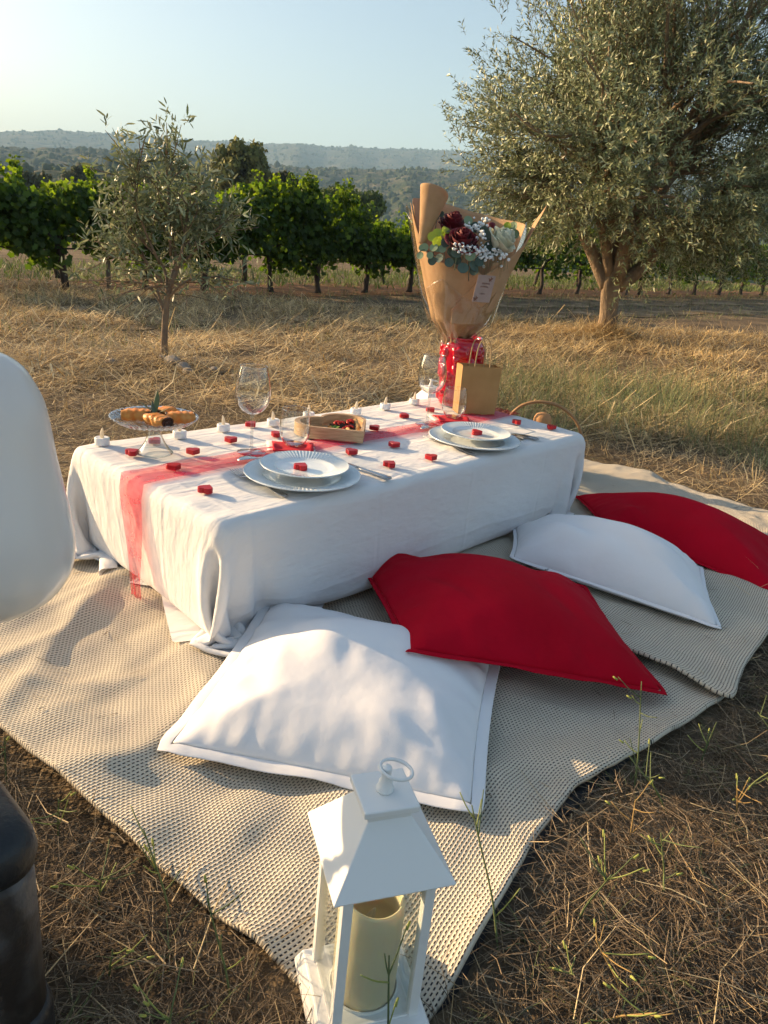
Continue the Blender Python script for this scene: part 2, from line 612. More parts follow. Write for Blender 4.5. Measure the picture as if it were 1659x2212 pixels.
MAT['dark_pane'] = mat("dark_pane", (.03, .035, .04), .2)


def add_creases(m, us, vs_, width=.004, strength=.5):
    """sharp ironing creases at fixed places of the cloth's flat pattern"""
    nt = m.node_tree
    p = next(n for n in nt.nodes if n.type == 'BSDF_PRINCIPLED')
    prev = p.inputs["Normal"].links[0].from_socket
    at = nt.nodes.new("ShaderNodeAttribute"); at.attribute_name = "rest"
    nz = nt.nodes.new("ShaderNodeTexNoise"); nz.inputs["Scale"].default_value = 5
    nt.links.new(at.outputs["Vector"], nz.inputs["Vector"])
    va = nt.nodes.new("ShaderNodeVectorMath"); va.operation = 'MULTIPLY_ADD'; va.inputs[1].default_value = (.02, .02, 0)
    nt.links.new(nz.outputs["Color"], va.inputs[0]); nt.links.new(at.outputs["Vector"], va.inputs[2])
    sp = nt.nodes.new("ShaderNodeSeparateXYZ"); nt.links.new(va.outputs[0], sp.inputs[0])
    tot = None
    for ax, vals in ((0, us), (1, vs_)):
        for c, sg in vals:
            d = node_math(nt, 'ABSOLUTE', node_math(nt, 'SUBTRACT', sp.outputs[ax], c))
            k = node_math(nt, 'MULTIPLY', node_math(nt, 'SUBTRACT', 1.0, node_math(nt, 'DIVIDE', d, width), True), sg)
            tot = k if tot is None else node_math(nt, 'ADD', tot, k)
    b = nt.nodes.new("ShaderNodeBump"); b.inputs["Strength"].default_value = strength; b.inputs["Distance"].default_value = .004
    nt.links.new(tot, b.inputs["Height"]); nt.links.new(prev, b.inputs["Normal"])
    nt.links.new(b.outputs[0], p.inputs["Normal"])


add_creases(MAT['cloth'], [(.10, 1), (.46, -1), (.82, 1), (1.18, -1)], [(-.17, 1), (.06, -1), (.22, 1), (.41, 1), (.55, -1)], .010, .28)

# ------------------------------------------------------------------ terrain
ROW_D = np.array([.757, .653])                 # direction of the vine rows and of the track
ROW_N = np.array([-.653, .757])                # away from the picnic


def terrain(x, y):
    x = np.asarray(x, float); y = np.asarray(y, float)
    s = sstep(3.4, 7.0, y)
    r = np.hypot(x, y)
    z = s * (0.035 * np.clip(x, -25, 25) - 0.006 * (np.clip(y, 0, 40) - 8))
    z = z + 0.010 * waves(x, y, 3, .55) * sstep(2.6, 3.6, np.hypot(x - .3, y - 1.6)) + 0.05 * waves(x, y, 4, .05) * sstep(12, 40, r)
    w = (x + 3.1) * -.653 + (y - 6.15) * .757
    z = z + .08 * sstep(-1.5, 2.2, w) * sstep(3.4, 7.0, y)
    z = z - 14.0 * sstep(30, 230, r)
    # little mound at the foot of the big olive and of the young one
    z = z + .06 * np.exp(-((x - 2.12) ** 2 + (y - 8.0) ** 2) / .22) + .05 * np.exp(-((x + 1.4) ** 2 + (y - 4.53) ** 2) / .10)
    return z


def ground_material():
    m = mat("dry_soil", (.105, .080, .055), .95, spec=.1, col2=(.21, .155, .095), nscale=2.4, ndetail=9, ncontrast=(.36, .64), bump=((26, .8, .03), (120, .6, .008)))
    return m


rings = np.concatenate([np.linspace(.15, 6, 70), np.geomspace(6.1, 60, 80), np.geomspace(64, 4400, 50)])
th = np.linspace(0, 2 * math.pi, 260, endpoint=False)
T_, R_ = np.meshgrid(th, rings, indexing='ij')
gx, gy = R_ * np.cos(T_), 1.5 + R_ * np.sin(T_)
gv = np.stack([gx, gy, terrain(gx, gy)], -1).reshape(-1, 3)
gf = [tuple(f) for f in grid_faces(260, len(rings), True)]
gf.append(tuple(i * len(rings) for i in range(260)))
ground = mk("ground", gv, gf, ground_material())
tag(ground, "dry brown field soil running to the horizon", kind="structure")


def strip_on_ground(name, origin, t0, t1, w0, w1, m, lift, nt=140, nw=8, edge=.12, seed=1):
    t = np.linspace(t0, t1, nt)
    w = np.linspace(w0, w1, nw)
    T2, W2 = np.meshgrid(t, w, indexing='ij')
    e = edge * waves(T2, W2 * 0 + seed, seed, .6)
    W3 = W2 + e
    x = origin[0] + ROW_D[0] * T2 + ROW_N[0] * W3
    y = origin[1] + ROW_D[1] * T2 + ROW_N[1] * W3
    o = mk(name, np.stack([x, y, terrain(x, y) + lift], -1).reshape(-1, 3), grid_faces(nt, nw), m)
    return tag(o, kind="structure")


ROW_O = np.array([-3.95, 8.9])
TRACK_O = np.array([-3.1, 6.15])
m_gravel = mat("pale_gravel", (.30, .225, .145), .95, spec=.02, col2=(.17, .125, .075), nscale=3, ndetail=9, ncontrast=(.42, .56), bump=(60, .8, .01))
m_red = mat("red_soil", (.22, .115, .065), .95, spec=.1, col2=(.13, .085, .05), nscale=5, ndetail=8, bump=(30, .9, .02))
tag(strip_on_ground("track", TRACK_O, -8, 26, -.42, -.02, m_gravel, .008, seed=2), "pale gravel wheel rut of the farm track, nearer one")
tag(strip_on_ground("track", TRACK_O, -8, 26, .62, 1.0, m_gravel, .008, seed=5), "pale gravel wheel rut of the farm track beside the vines")
tag(strip_on_ground("vineyard_soil", ROW_O, -8, 26, -.55, 1.9, m_red, .006, nw=14, seed=7), "reddish tilled soil under the vine rows")


# ------------------------------------------------------------------ hills
def hill(name, az, el, r_ridge, r0, m, label, bump_amp, bump_f, n_az=500, n_r=40, base=-15.0, seed=1):
    a = np.radians(np.linspace(-80, 80, n_az))
    e = np.radians(np.interp(np.degrees(a), az, el))
    zr = CAM[2] + r_ridge * np.tan(e)
    t = np.concatenate([np.linspace(0, 1, n_r - 6), np.linspace(1.03, 1.25, 6)])
    A, Tt = np.meshgrid(a, t, indexing='ij')
    r = r0 + (r_ridge - r0) * Tt
    prof = np.where(Tt <= 1, sstep(-.15, 1.12, Tt) / sstep(-.15, 1.12, 1.0), 1 - (Tt - 1) * 1.2)
    p0 = sstep(-.15, 1.12, 0.0)
    prof = np.where(Tt <= 1, (prof - p0) / (1 - p0), prof)
    z = base + (zr[:, None] - base) * prof
    x, y = r * np.sin(A), r * np.cos(A)
    gul = waves(A * 40, Tt * 1.2, seed, .35) * (zr[:, None] - base) * .035 * np.sin(np.clip(Tt, 0, 1) * math.pi)
    z = z + gul + bump_amp * waves(x, y, seed + 9, bump_f, 14) * np.clip(Tt * 2, 0, 1)
    o = mk(name, np.stack([x, y, z], -1).reshape(-1, 3), grid_faces(n_az, len(t)), m)
    tag(o, label, kind="structure")

    def surf(aa, tt):
        ei = np.radians(np.interp(np.degrees(aa), az, el))
        zz = CAM[2] + r_ridge * np.tan(ei)
        pr = (sstep(-.15, 1.12, tt) / sstep(-.15, 1.12, 1.0) - p0) / (1 - p0)
        rr = r0 + (r_ridge - r0) * tt
        return np.stack([rr * np.sin(aa), rr * np.cos(aa), base + (zz - base) * pr
                         + waves(aa * 40, tt * 1.2, seed, .35) * (zz - base) * .035 * np.sin(tt * math.pi)], -1)
    return surf


far_s = hill("hill_far", [-80, -36.8, -27.2, -23.2, -19.2, -15.4, -9.8, -5, .5, 12.5, 24, 33.7, 80],
             [2.2, 2.6, 4.05, 4.6, 4.85, 4.98, 5.37, 5.64, 6.0, 6.4, 6.5, 6.3, 5], 3100, 1250, MAT['hill_far'],
             "far wooded ridge faded blue by haze", 2.5, 1 / 95., seed=3)
mid_s = hill("hill_mid", [-80, -36.9, -27.3, -19, -13.5, -8.1, .6, 12.8, 24.3, 34, 80],
             [1.4, 1.6, 3.05, 3.95, 4.0, 4.0, 4.7, 5.1, 5.4, 5.4, 4.5], 1150, 420, MAT['hill_mid'],
             "scrub covered middle hillside behind the vineyard", 2.0, 1 / 40., seed=5)
near_s = hill("hill_near", [-80, -37, -27.4, -22.5, -20.1, -17.5, -14.8, -12.2, -9.5, -6, 3, 20, 80],
              [.8, 1.0, 1.8, 2.4, 2.8, 3.3, 3.3, 2.4, 1.3, .5, .3, .4, .5], 420, 200, MAT['hill_near'],
              "nearer wooded slope rising behind the vines", .8, 1 / 18., seed=8)

# trees on the slopes: one mass per hill
ico = bmesh.new()
bmesh.ops.create_icosphere(ico, subdivisions=2, radius=1)
ICO_V = np.array([v.co[:] for v in ico.verts]); ICO_F = np.array([[v.index for v in f.verts] for f in ico.faces])
ico.free()
ico = bmesh.new()
bmesh.ops.create_icosphere(ico, subdivisions=1, radius=1)
ICO1_V = np.array([v.co[:] for v in ico.verts]); ICO1_F = np.array([[v.index for v in f.verts] for f in ico.faces])
ico.free()


def wood_mass(name, surf, n, tlo, thi, size, azr, label, cols, jig=.25, fine=True):
    aa = np.radians(U(azr[0], azr[1], n)); tt = U(tlo, thi, n)
    keep = waves(aa * 60, tt * 6, 21, .9) + rng.normal(0, .5, n) > -.2
    aa, tt = aa[keep], tt[keep]
    P = surf(aa, tt); n = len(P)
    s = size * rng.lognormal(0, .35, n)
    tv, tf = (ICO_V, ICO_F) if fine else (ICO1_V, ICO1_F)
    S = np.stack([s * U(.8, 1.3, n), s * U(.8, 1.3, n), s * U(.8, 1.3, n)], 1)
    a = U(0, 6.28, n)
    X = np.stack([np.cos(a), np.sin(a), 0 * a], 1); Y = np.stack([-np.sin(a), np.cos(a), 0 * a], 1); Z = np.tile([0, 0, 1.0], (n, 1))
    P = P + Z * s[:, None] * .4
    V, F, t = stamp(tv, tf, P, X, Y, Z, S, pick(cols, n, .25))
    V += np.repeat(s, len(tv))[:, None] * rng.normal(0, jig * .5, V.shape)
    o = mk(name, V, F, MAT['wood_mass'], smooth=False, tint=t)
    return tag(o, label, "wood", kind="stuff")


GREENS = [(.040, .058, .026), (.055, .072, .030), (.075, .085, .040), (.050, .062, .035)]
wood_mass("hillside_wood", near_s, 1900, .2, 1.0, 1.7, (-42, 40), "dense dark trees covering the nearer slope", GREENS)
wood_mass("hillside_wood", mid_s, 11000, .05, .99, 1.9, (-45, 45), "scattered round trees and scrub on the middle hillside", GREENS, fine=False)
wood_mass("hillside_wood", far_s, 9000, .45, .985, 2.6, (-45, 45), "hazy wood along the far ridge", GREENS, fine=False)

# small house on the middle slope, seen through the olive branches
hp = mid_s(np.array([R(17.9)]), np.array([.48]))[0]
house = empty("far_house", tuple(hp + np.array([0, 0, 1.0])), R(-17))
MB().add(*box(-9, 9, -4, 4, -4, 5.0)).build("wall", MAT['render_wall'], house, smooth=False)
MB().add([(-9.6, -4.6, 5.02), (9.6, -4.6, 5.02), (9.6, 4.6, 5.02), (-9.6, 4.6, 5.02), (-9.6, 0, 7.4), (9.6, 0, 7.4)],
         [(0, 1, 5, 4), (2, 3, 4, 5), (0, 4, 3), (1, 2, 5), (0, 3, 2, 1)]).build("roof", MAT['tile_roof'], house, smooth=False)
for wx in (-6, -2, 2, 6):
    MB().add(*box(wx - .6, wx + .6, -4.06, -3.9, 1.6, 3.4)).build("window", MAT['dark_pane'], house, smooth=False)
tag(house, "small pale house on the hillside seen through olive branches", "house")

# ------------------------------------------------------------------ picnic frame: table axes
TA = np.array([-.310, 1.312]); E1 = np.array([.661, .750]); E2 = np.array([-.750, .661])
TL, TW, TH = 1.446, .627, .30
RN = np.array([.05, .56])                       # near corner of the rug


def tab(u, v, z=TH):
    p = TA + E1 * u + E2 * v
    return np.array([p[0], p[1], z])


def tabv(u, v, z):
    return np.stack([TA[0] + E1[0] * u + E2[0] * v, TA[1] + E1[1] * u + E2[1] * v, z + 0 * u], -1)


# ------------------------------------------------------------------ rugs
RUG_PTS = []


def rug(name, u0, u1, v0, v1, lift, label, seed, far=False):
    nu, nv = int((u1 - u0) / .016) + 1, int((v1 - v0) / .016) + 1
    u = np.linspace(u0, u1, nu); v = np.linspace(v0, v1, nv)
    Ug, Vg = np.meshgrid(u, v, indexing='ij')
    dv = np.interp(Ug, [-.1, 0, .094, .267, .40, .546, .713, .9, 1.03, 1.42, 1.9, 2.2, 2.4, 2.6],
                   [-.02, -.02, -.013, .021, .050, .064, .028, .006, -.004, .02, .10, .20, .30, .40]) * (1 - Vg / 1.5)
    if far: dv = dv - .022 * np.exp(-((Ug - u0) / .12) ** 2) * np.exp(-Vg / .2)
    du0 = np.interp(Vg, [0, .157, .413, .79, 1.5], [0, -.013, -.053, -.093, -.12])
    if far: du = np.interp(Vg, [0, .32, .65, 1.0, 1.5], [-.02, .0, .06, -.02, -.05]) * ((Ug - u0) / (u1 - u0)) ** 2 + .012 * np.sin(Vg * 9) * (1 - (Ug - u0) / (u1 - u0))
    else: du = du0 * (1 - (Ug - u0) / (u1 - u0))
    uu, vv = Ug + du, Vg + dv
    x = RN[0] + E1[0] * uu + E2[0] * vv; y = RN[1] + E1[1] * uu + E2[1] * vv
    z = .018 + lift + .0075 * waves(Ug, Vg, seed, 2.2) + .0035 * waves(Ug, Vg, seed + 1, 6) + .0012 * waves(Ug, Vg, seed + 2, 14)
    # slack folds on the bare front corner
    fr = np.exp(-((Ug - .14) / .30) ** 2) if not far else 0 * Ug
    ridge = lambda q, p: (1 - np.abs(np.sin(q))) ** p
    z = z + fr * .007 * np.sin(Vg * 15 + 2.5 * np.sin(Ug * 6) + .6) + .020 * fr * ridge(Vg * 7.5 + 1.3 * np.sin(Ug * 5 + 1) + .5, 2.2)
    z = z + .013 * fr * ridge(Vg * 5.0 - Ug * 9 + .9 * np.sin(Vg * 6), 4) + .006 * ridge(Vg * 9 + Ug * 6 + np.sin(Ug * 9), 6) * (1 if not far else .6)
    # hem lifts off the stubble along the right side
    z = z + .020 * np.exp(-Vg / .06) * (.5 + .5 * np.sin(Ug * 9 + .3)) + .012 * np.exp(-(Ug - u0) / .05) * (.5 + .5 * np.sin(Vg * 11))
    # flat where the table, cushions and lantern stand
    press = np.exp(-(((x - .03) / .125) ** 4 + ((y - .615) / .125) ** 4))
    z = z * (1 - press) + .006 * press
    RUG_PTS.append(np.stack([x, y, np.maximum(z, .006 + lift)], -1)[2:-2, 2:-2].reshape(-1, 3))
    o = mk(name, np.stack([x, y, np.maximum(z, .006 + lift)], -1).reshape(-1, 3), grid_faces(nu, nv), MAT['rug'], uv=np.stack([Ug, Vg], -1).reshape(-1, 2))
    subsurf(o)
    solid(o, .008, -1)
    return tag(o, label, "rug", "woven picnic rugs")


rug("rug", 0.0, 1.10, 0.0, 1.46, 0.0, "cream and black woven rug under the lantern and front cushions", 31)
rug("rug", 1.005, 2.46, 0.0, 1.46, 0.012, "cream and black woven rug lying over the other, under the far red cushion", 43, True)

nu, nv = 40, 30
Ug, Vg = np.meshgrid(np.linspace(.06, 1.0, nu), np.linspace(-.006, 1.0, nv), indexing='ij')
dvv = np.interp(Ug, [0, .12, .2, .3, .45, .55, .7, 1.0], [.0, -.012, .01, .03, .055, .05, .05, .05]) * (1 - Vg)
xx = RN[0] + E1[0] * Ug + E2[0] * (Vg + dvv); yy = RN[1] + E1[1] * Ug + E2[1] * (Vg + dvv)
o = mk("underlay_sheet", np.stack([xx, yy, .001 + .0004 * waves(Ug, Vg, 5, 3)], -1).reshape(-1, 3), grid_faces(nu, nv), MAT['tarp'])
solid(o, .002)
tag(o, "black waterproof sheet peeping out from under the rug edge", "ground sheet")


# ------------------------------------------------------------------ cloth solver (position based, on a grid)
def slices(ni, nj, di, dj, m, axis):
    out = []
    for p in range(m):
        if axis == 0:
            a0 = slice(p, ni - di, m); b0 = slice(p + di, ni, m)
            if dj == 0: a1 = b1 = slice(0, nj)
            elif dj > 0: a1, b1 = slice(0, nj - dj), slice(dj, nj)
            else: a1, b1 = slice(-dj, nj), slice(0, nj + dj)
        else:
            a1 = slice(p, nj - dj, m); b1 = slice(p + dj, nj, m)
            a0 = b0 = slice(0, ni)
        out.append(((a0, a1), (b0, b1)))
    return out


def constraint_set(ni, nj, h, kshear, kbend):
    C = []
    for di, dj, m, ax, k in ((1, 0, 2, 0, 1.0), (0, 1, 2, 1, 1.0), (1, 1, 2, 0, kshear), (1, -1, 2, 0, kshear), (2, 0, 4, 0, kbend), (0, 2, 4, 1, kbend)):
        rest = h * math.hypot(di, dj)
        for a, b in slices(ni, nj, di, dj, m, ax):
            C.append((a, b, rest, k))
    return C


def relax(P, C):
    for a, b, rest, k in C:
        d = P[b] - P[a]
        l = np.sqrt((d * d).sum(-1)) + 1e-9
        c = (k * .5 * (l - rest) / l)[..., None] * d
        P[a] += c
        P[b] -= c


def drape_tablecloth():
    h = .0172
    u = np.arange(-.430, TL + .33, h); v = np.arange(-.330, TW + .39, h)
    Ug, Vg = np.meshgrid(u, v, indexing='ij')
    P = np.stack([Ug, Vg, np.full_like(Ug, TH + .012)], -1)
    P[..., 2] += .003 * waves(Ug, Vg, 12, 3) + rng.normal(0, .0012, Ug.shape)
    Vel = np.zeros_like(P)
    C = constraint_set(len(u), len(v), h, .22, .035)
    dt = 1 / 90.
    eps = .004
    for it in range(300):
        Vel[..., 2] -= 9.8 * dt
        if it > 90:
            low = (P[..., 2] < .16) & (it < 262)
            # the end is tucked deepest under the runner, so it billows on both sides of it
            tuck = -.060 + .11 * np.exp(-((P[..., 1] - .315) / .070) ** 2)
            cu = np.clip(P[..., 0], tuck, TL - .02) - P[..., 0]; cv = np.clip(P[..., 1], -.02 - .04 * (P[..., 0] < .2), TW + .03) - P[..., 1]
            w = low * (1 - P[..., 2] / .16) * 26.0 + (P[..., 2] < .22) * (P[..., 0] < .1) * np.exp(-((P[..., 1] - .315) / .06) ** 2) * 3
            Vel[..., 0] += np.clip(cu / .05, -1, 1) * w * dt
            Vel[..., 1] += np.clip(cv / .05, -1, 1) * w * dt
        Vel *= .985 if it < 200 else .95
        prev = P.copy()
        P = P + Vel * dt
        for k in range(9):
            relax(P, C)
            # table block
            x, y, z = P[..., 0], P[..., 1], P[..., 2]
            pu = np.minimum(x + eps, TL + eps - x); pv = np.minimum(y + eps, TW + eps - y); pz = TH + eps - z
            ins = (pu > 0) & (pv > 0) & (pz > 0) & (pz < .06)
            mz = ins & (pz <= pu) & (pz <= pv)
            mu = ins & ~mz & (pu <= pv)
            mv = ins & ~mz & ~mu
            z[mz] = TH + eps
            x[mu] = np.where(x[mu] < TL / 2, -eps, TL + eps)
            y[mv] = np.where(y[mv] < TW / 2, -eps, TW + eps)
            fl = z < .034
            z[fl] = .034
            for q in (0, 1):
                P[..., q][mz] -= .45 * (P[..., q][mz] - prev[..., q][mz])
                P[..., q][fl] -= (.03 if it < 250 else .4) * (P[..., q][fl] - prev[..., q][fl])
            s = mu | mv
            P[s] -= .15 * (P[s] - prev[s])
        Vel = (P - prev) / dt
    return Ug, Vg, P


cu_, cv_, CP = drape_tablecloth()
# soft ironing folds and drag lines on the table top
topm = sstep(TH - .002, TH + .004, CP[..., 2])
CP[..., 2] += topm * (.0016 * waves(CP[..., 0] * .5, CP[..., 1] * 3.0, 51, 2.0) + .0010 * waves(CP[..., 0] * .6, CP[..., 1] * 4, 52, 5) + .001)
cl_v = tabv(CP[..., 0], CP[..., 1], CP[..., 2])
# the cloth's corners are cut round, so they just reach the rug
ou = np.maximum(np.maximum(-cu_, cu_ - TL), 0); ov = np.maximum(np.maximum(-cv_, cv_ - TW), 0)
keepv = (np.hypot(ou, ov) < .385 + .07 * ((ov == 0) | (ou == 0))).ravel()
cf = grid_faces(*CP.shape[:2])
cf = cf[keepv[cf].all(1)]
used = np.unique(cf); remap = -np.ones(keepv.size, int); remap[used] = np.arange(len(used))
tablecloth = mk("tablecloth", cl_v.reshape(-1, 3)[used], remap[cf], MAT['cloth'], uv=np.stack([cu_, cv_], -1).reshape(-1, 2)[used])
subsurf(tablecloth, 1)
tag(tablecloth, "white cotton cloth draped over the low table down to the rug", "tablecloth")

table = empty("low_table", (TA[0], TA[1], 0), math.atan2(E1[1], E1[0]))
MB().add(*box(.03, TL - .03, .03, TW - .03, TH - .03, TH - .006)).build("table_top", MAT['wood'], table, smooth=False)
for (a, b) in ((.2, .14), (TL - .25, .14), (.2, TW - .19), (TL - .25, TW - .19)):
    MB().add(*box(a, a + .05, b, b + .05, .02, TH - .03)).build("leg", MAT['wood'], table, smooth=False)
tag(table, "low wooden table hidden under the white cloth", "table")


def top_z(u, v):
    return TH + .0095


# ------------------------------------------------------------------ red tulle runner
def make_runner():
    nw = 13
    w = np.linspace(0, 1, nw)
    path = []
    for s in np.linspace(TL + .006, 0.0, 110): path.append(('top', s))
    for s in np.linspace(.0, .288, 34): path.append(('end', s))
    V, UV = [], []
    Pf = CP.reshape(-1, 3)
    for i, (kind, s) in enumerate(path):
        wid = .088 + .010 * math.sin(s * 5 + 1) + .012 * sstep(1.1, 1.45, s)
        if kind == 'top':
            c = .314 + .006 * math.sin(s * 4.0) + .016 * sstep(1.0, 1.45, s)
            vv = c + (w - .5) * wid
            zz = TH + .0105 + .0022 * np.abs(np.sin(w * 9 + s * 13)) * sstep(0, .1, s) + .0012 * np.sin(w * 21 + s * 37)
            uu = np.full(nw, s)
        else:
            t = s / .288
            wid = wid * (1 - .62 * t ** 1.3)
            c = .314 + .004 - .02 * t
            vv = c + (w - .5) * wid
            z0 = TH + .008 - s
            near = Pf[(np.abs(Pf[:, 2] - z0) < .022) & (np.abs(Pf[:, 1] - c) < .06) & (Pf[:, 0] < .1)]
            um = near[:, 0].min() if len(near) else -.02
            uu = np.minimum(-.010, um - .006) + .004 * np.sin(w * 11 + s * 20) * t
            uu = uu * min(1, t * 6 + .25) - .003
            zz = np.full(nw, max(z0, .03))
        V.append(tabv(uu, vv, zz)); UV.append(np.stack([np.full(nw, i * .0125), w * .09], -1))
    o = mk("table_runner", np.concatenate(V), grid_faces(len(path), nw), MAT['tulle'], uv=np.concatenate(UV))
    tag(o, "sheer red tulle runner along the middle of the white table", "table runner")


make_runner()


# ------------------------------------------------------------------ cushions
def inflate(n=35, size=.5, seed=1, steps=110):
    r = np.random.default_rng(seed)
    h = size / (n - 1)
    g = np.linspace(-size / 2, size / 2, n)
    X, Y = np.meshgrid(g, g, indexing='ij')
    Q = np.zeros((2, n, n, 3))
    Q[..., 0], Q[..., 1] = X, Y
    bub = np.cos(X / size * math.pi) * np.cos(Y / size * math.pi)
    Q[0, ..., 2], Q[1, ..., 2] = .02 * bub, -.02 * bub
    Q[..., 2] += r.normal(0, .0015, (2, n, n)) * bub
    C = constraint_set(n, n, h, .5, .06)
    Vel = np.zeros_like(Q)
    dt = 1 / 60.
    for it in range(steps):
        for l, sg in ((0, 1), (1, -1)):
            du = np.gradient(Q[l], axis=0); dv = np.gradient(Q[l], axis=1)
            nn = np.cross(du, dv) * sg / (h * h)
            Vel[l] += nn * 6.0 * dt
        Vel *= .90
        prev = Q.copy()
        Q = Q + Vel * dt
        for k in range(8):
            relax(Q[0], C); relax(Q[1], C)
            for sl in ((0, slice(None)), (n - 1, slice(None)), (slice(None), 0), (slice(None), n - 1)):
                m = (Q[0][sl] + Q[1][sl]) / 2
                Q[0][sl] = m; Q[1][sl] = m
        Vel = (Q - prev) / dt
    return Q


def cushion(name, corners, thick, m, label, seed, flange=.0, zip_side=False, flat=.35, size=.5, cat="cushion", group=None):
    """corners: near-left, near-right, far-right, far-left of the seam on the rug"""
    Q = inflate(seed=seed, size=size)
    n = Q.shape[1]
    ext = size / 2 * .93
    K = [np.array(c, float) for c in corners]
    g = np.linspace(-1, 1, n)
    GX, GY = np.meshgrid(g, g, indexing='ij')
    mixk = .84
    s = (mixk * GX + (1 - mixk) * Q[..., 0] / ext + 1) / 2; t = (mixk * GY + (1 - mixk) * Q[..., 1] / ext + 1) / 2
    zmax = Q[0, ..., 2].max()
    z = np.sign(Q[..., 2]) * (np.abs(Q[..., 2]) / zmax) ** .85 * thick
    z[1] *= flat
    base = (1 - s)[..., None] * (1 - t)[..., None] * K[0] + s[..., None] * (1 - t)[..., None] * K[1] + s[..., None] * t[..., None] * K[2] + (1 - s)[..., None] * t[..., None] * K[3]
    # puckers running in from the seams, and slack dents on the face
    edge_s, edge_t = np.minimum(GX + 1, 1 - GX), np.minimum(GY + 1, 1 - GY)
    puck = np.exp(-edge_s / .16) * sstep(0, .05, edge_s) * waves(GY, GY * 0, seed, 4.5) + np.exp(-edge_t / .16) * sstep(0, .05, edge_t) * waves(GX, GX * 0, seed + 1, 4.5)
    dent = waves(GX + .35 * waves(GX, GY, seed + 7, .5), GY, seed + 2, .75) * sstep(0, .5, edge_s) * sstep(0, .5, edge_t)
    crease = np.maximum(0, waves(GX * 1.0 + .25 * GY, GY * .45, seed + 5, 1.7) - .75) * sstep(0, .35, edge_s) * sstep(0, .35, edge_t)
    rad_w = 0
    for cxn, cyn, sdn in ((-1, -1, 1), (1, -1, 2), (1, 1, 3), (-1, 1, 4)):
        dd = np.hypot(GX - cxn, GY - cyn); aa = np.arctan2((GY - cyn) * -cyn, (GX - cxn) * -cxn)
        rad_w = rad_w + np.exp(-((dd - .45) / .35) ** 2) * (np.maximum(0, np.cos(aa * 13 + sdn + seed)) ** 2 - .4) * sstep(.05, .3, np.minimum(edge_s, edge_t))
    z[0] += puck * .0062 + dent * .0085 - crease * .012 + rad_w * .0062
    nrm = np.cross(K[1] - K[0], K[3] - K[0]); nrm /= np.linalg.norm(nrm)
    lean = np.array([0, 0, 1.0]) * .75 + nrm * .25
    Pw = base + z[..., None] * lean
    Pw[..., 2] = np.maximum(Pw[..., 2], .030)
    top, bot = Pw[0], Pw[1]
    idx = -np.ones((2, n, n), int)
    V = []
    for l in (0, 1):
        for i in range(n):
            for j in range(n):
                if l == 1 and (i in (0, n - 1) or j in (0, n - 1)):
                    idx[1, i, j] = idx[0, i, j]
                else:
                    idx[l, i, j] = len(V); V.append(Pw[l, i, j])
    F = []
    for i in range(n - 1):
        for j in range(n - 1):
            F.append((idx[0, i, j], idx[0, i + 1, j], idx[0, i + 1, j + 1], idx[0, i, j + 1]))
            F.append((idx[1, i, j], idx[1, i, j + 1], idx[1, i + 1, j + 1], idx[1, i + 1, j]))
    o = mk(name, np.array(V), F, m)
    subsurf(o, 1)
    # seam or flange round the rim, its own piece
    ring = [(i, 0) for i in range(n)] + [(n - 1, j) for j in range(1, n)] + [(i, n - 1) for i in range(n - 2, -1, -1)] + [(0, j) for j in range(n - 2, 0, -1)]
    rp = np.array([top[i, j] for i, j in ring])
    inn = np.array([(top[min(max(i, 2), n - 3), min(max(j, 2), n - 3)] + bot[min(max(i, 2), n - 3), min(max(j, 2), n - 3)]) / 2 for i, j in ring])
    od = rp - inn; od[:, 2] *= .4; od = norm(od)
    fl = max(flange, .006)
    wob = .0015 * waves(np.arange(len(ring)) * .11, np.zeros(len(ring)), seed, 1.1)
    th_ = .0013
    up = np.array([0, 0, 1.0])
    prof = [rp - od * .004 + up * th_, rp + od * fl + up * (th_ + wob[:, None]), rp + od * (fl + .0015) + up * wob[:, None], rp + od * fl + up * (wob[:, None] - th_), rp - od * .004 - up * th_]
    W = np.stack(prof, 1)
    W[..., 2] = np.maximum(W[..., 2], .030)
    mk("seam", W.reshape(-1, 3), grid_faces(len(ring), 5, True), m, o)
    if zip_side:
        e = [bot[i, 2] * .65 + bot[i, 0] * .35 for i in range(4, n - 4)]
        e = np.array(e); dn = norm(np.cross(np.gradient(e, axis=0), up)); e = e + np.array([0, 0, -.001]) + dn * .004
        zb = MB(); zb.add(*tube(e, .0028, 6)); zb.build("zipper", MAT['zip'], o)
        q = e[2] + dn[2] * .004
        pl = MB(); pl.add(*box(-.004, .004, -.002, .002, -.009, .009), xf(q, .6, 1.0)); pl.add(*box(-.005, .005, -.003, .003, .008, .016), xf(q, .6, 1.0))
        pl.build("zip_pull", MAT['steel'], o, smooth=False, bevel=.001)
    return tag(o, label, cat, group)


MAT['zip'] = mat("white_zip", (.70, .68, .68), .5)
GC = "cushions laid on the rug"
cushion("cushion", [(-.313, .992, .040), (.180, .924, .036), (.262, 1.385, .050), (-.229, 1.491, .060)], .088, MAT['pillow_white'],
        "large white cushion lying flat right behind the front lantern", 3, flange=.016, group=GC)
cushion("cushion", [(.073, 1.215, .128), (.595, 1.295, .040), (.53, 1.745, .050), (-.060, 1.790, .050)], .108, MAT['pillow_red'],
        "red cushion whose corner rests on the large white cushion", 5, flange=.005, group=GC)
cushion("cushion", [(.362, 1.868, .062), (.832, 1.612, .040), (.91, 1.95, .050), (.405, 2.140, .050)], .130, MAT['pillow_white'],
        "white zipped cushion between the two red cushions", 8, zip_side=True, group=GC)
cushion("cushion", [(.690, 2.190, .070), (1.075, 1.835, .040), (1.28, 2.20, .050), (.675, 2.535, .045)], .112, MAT['pillow_red'],
        "red cushion farthest from the lantern, behind the zipped one", 13, flange=.005, group=GC)


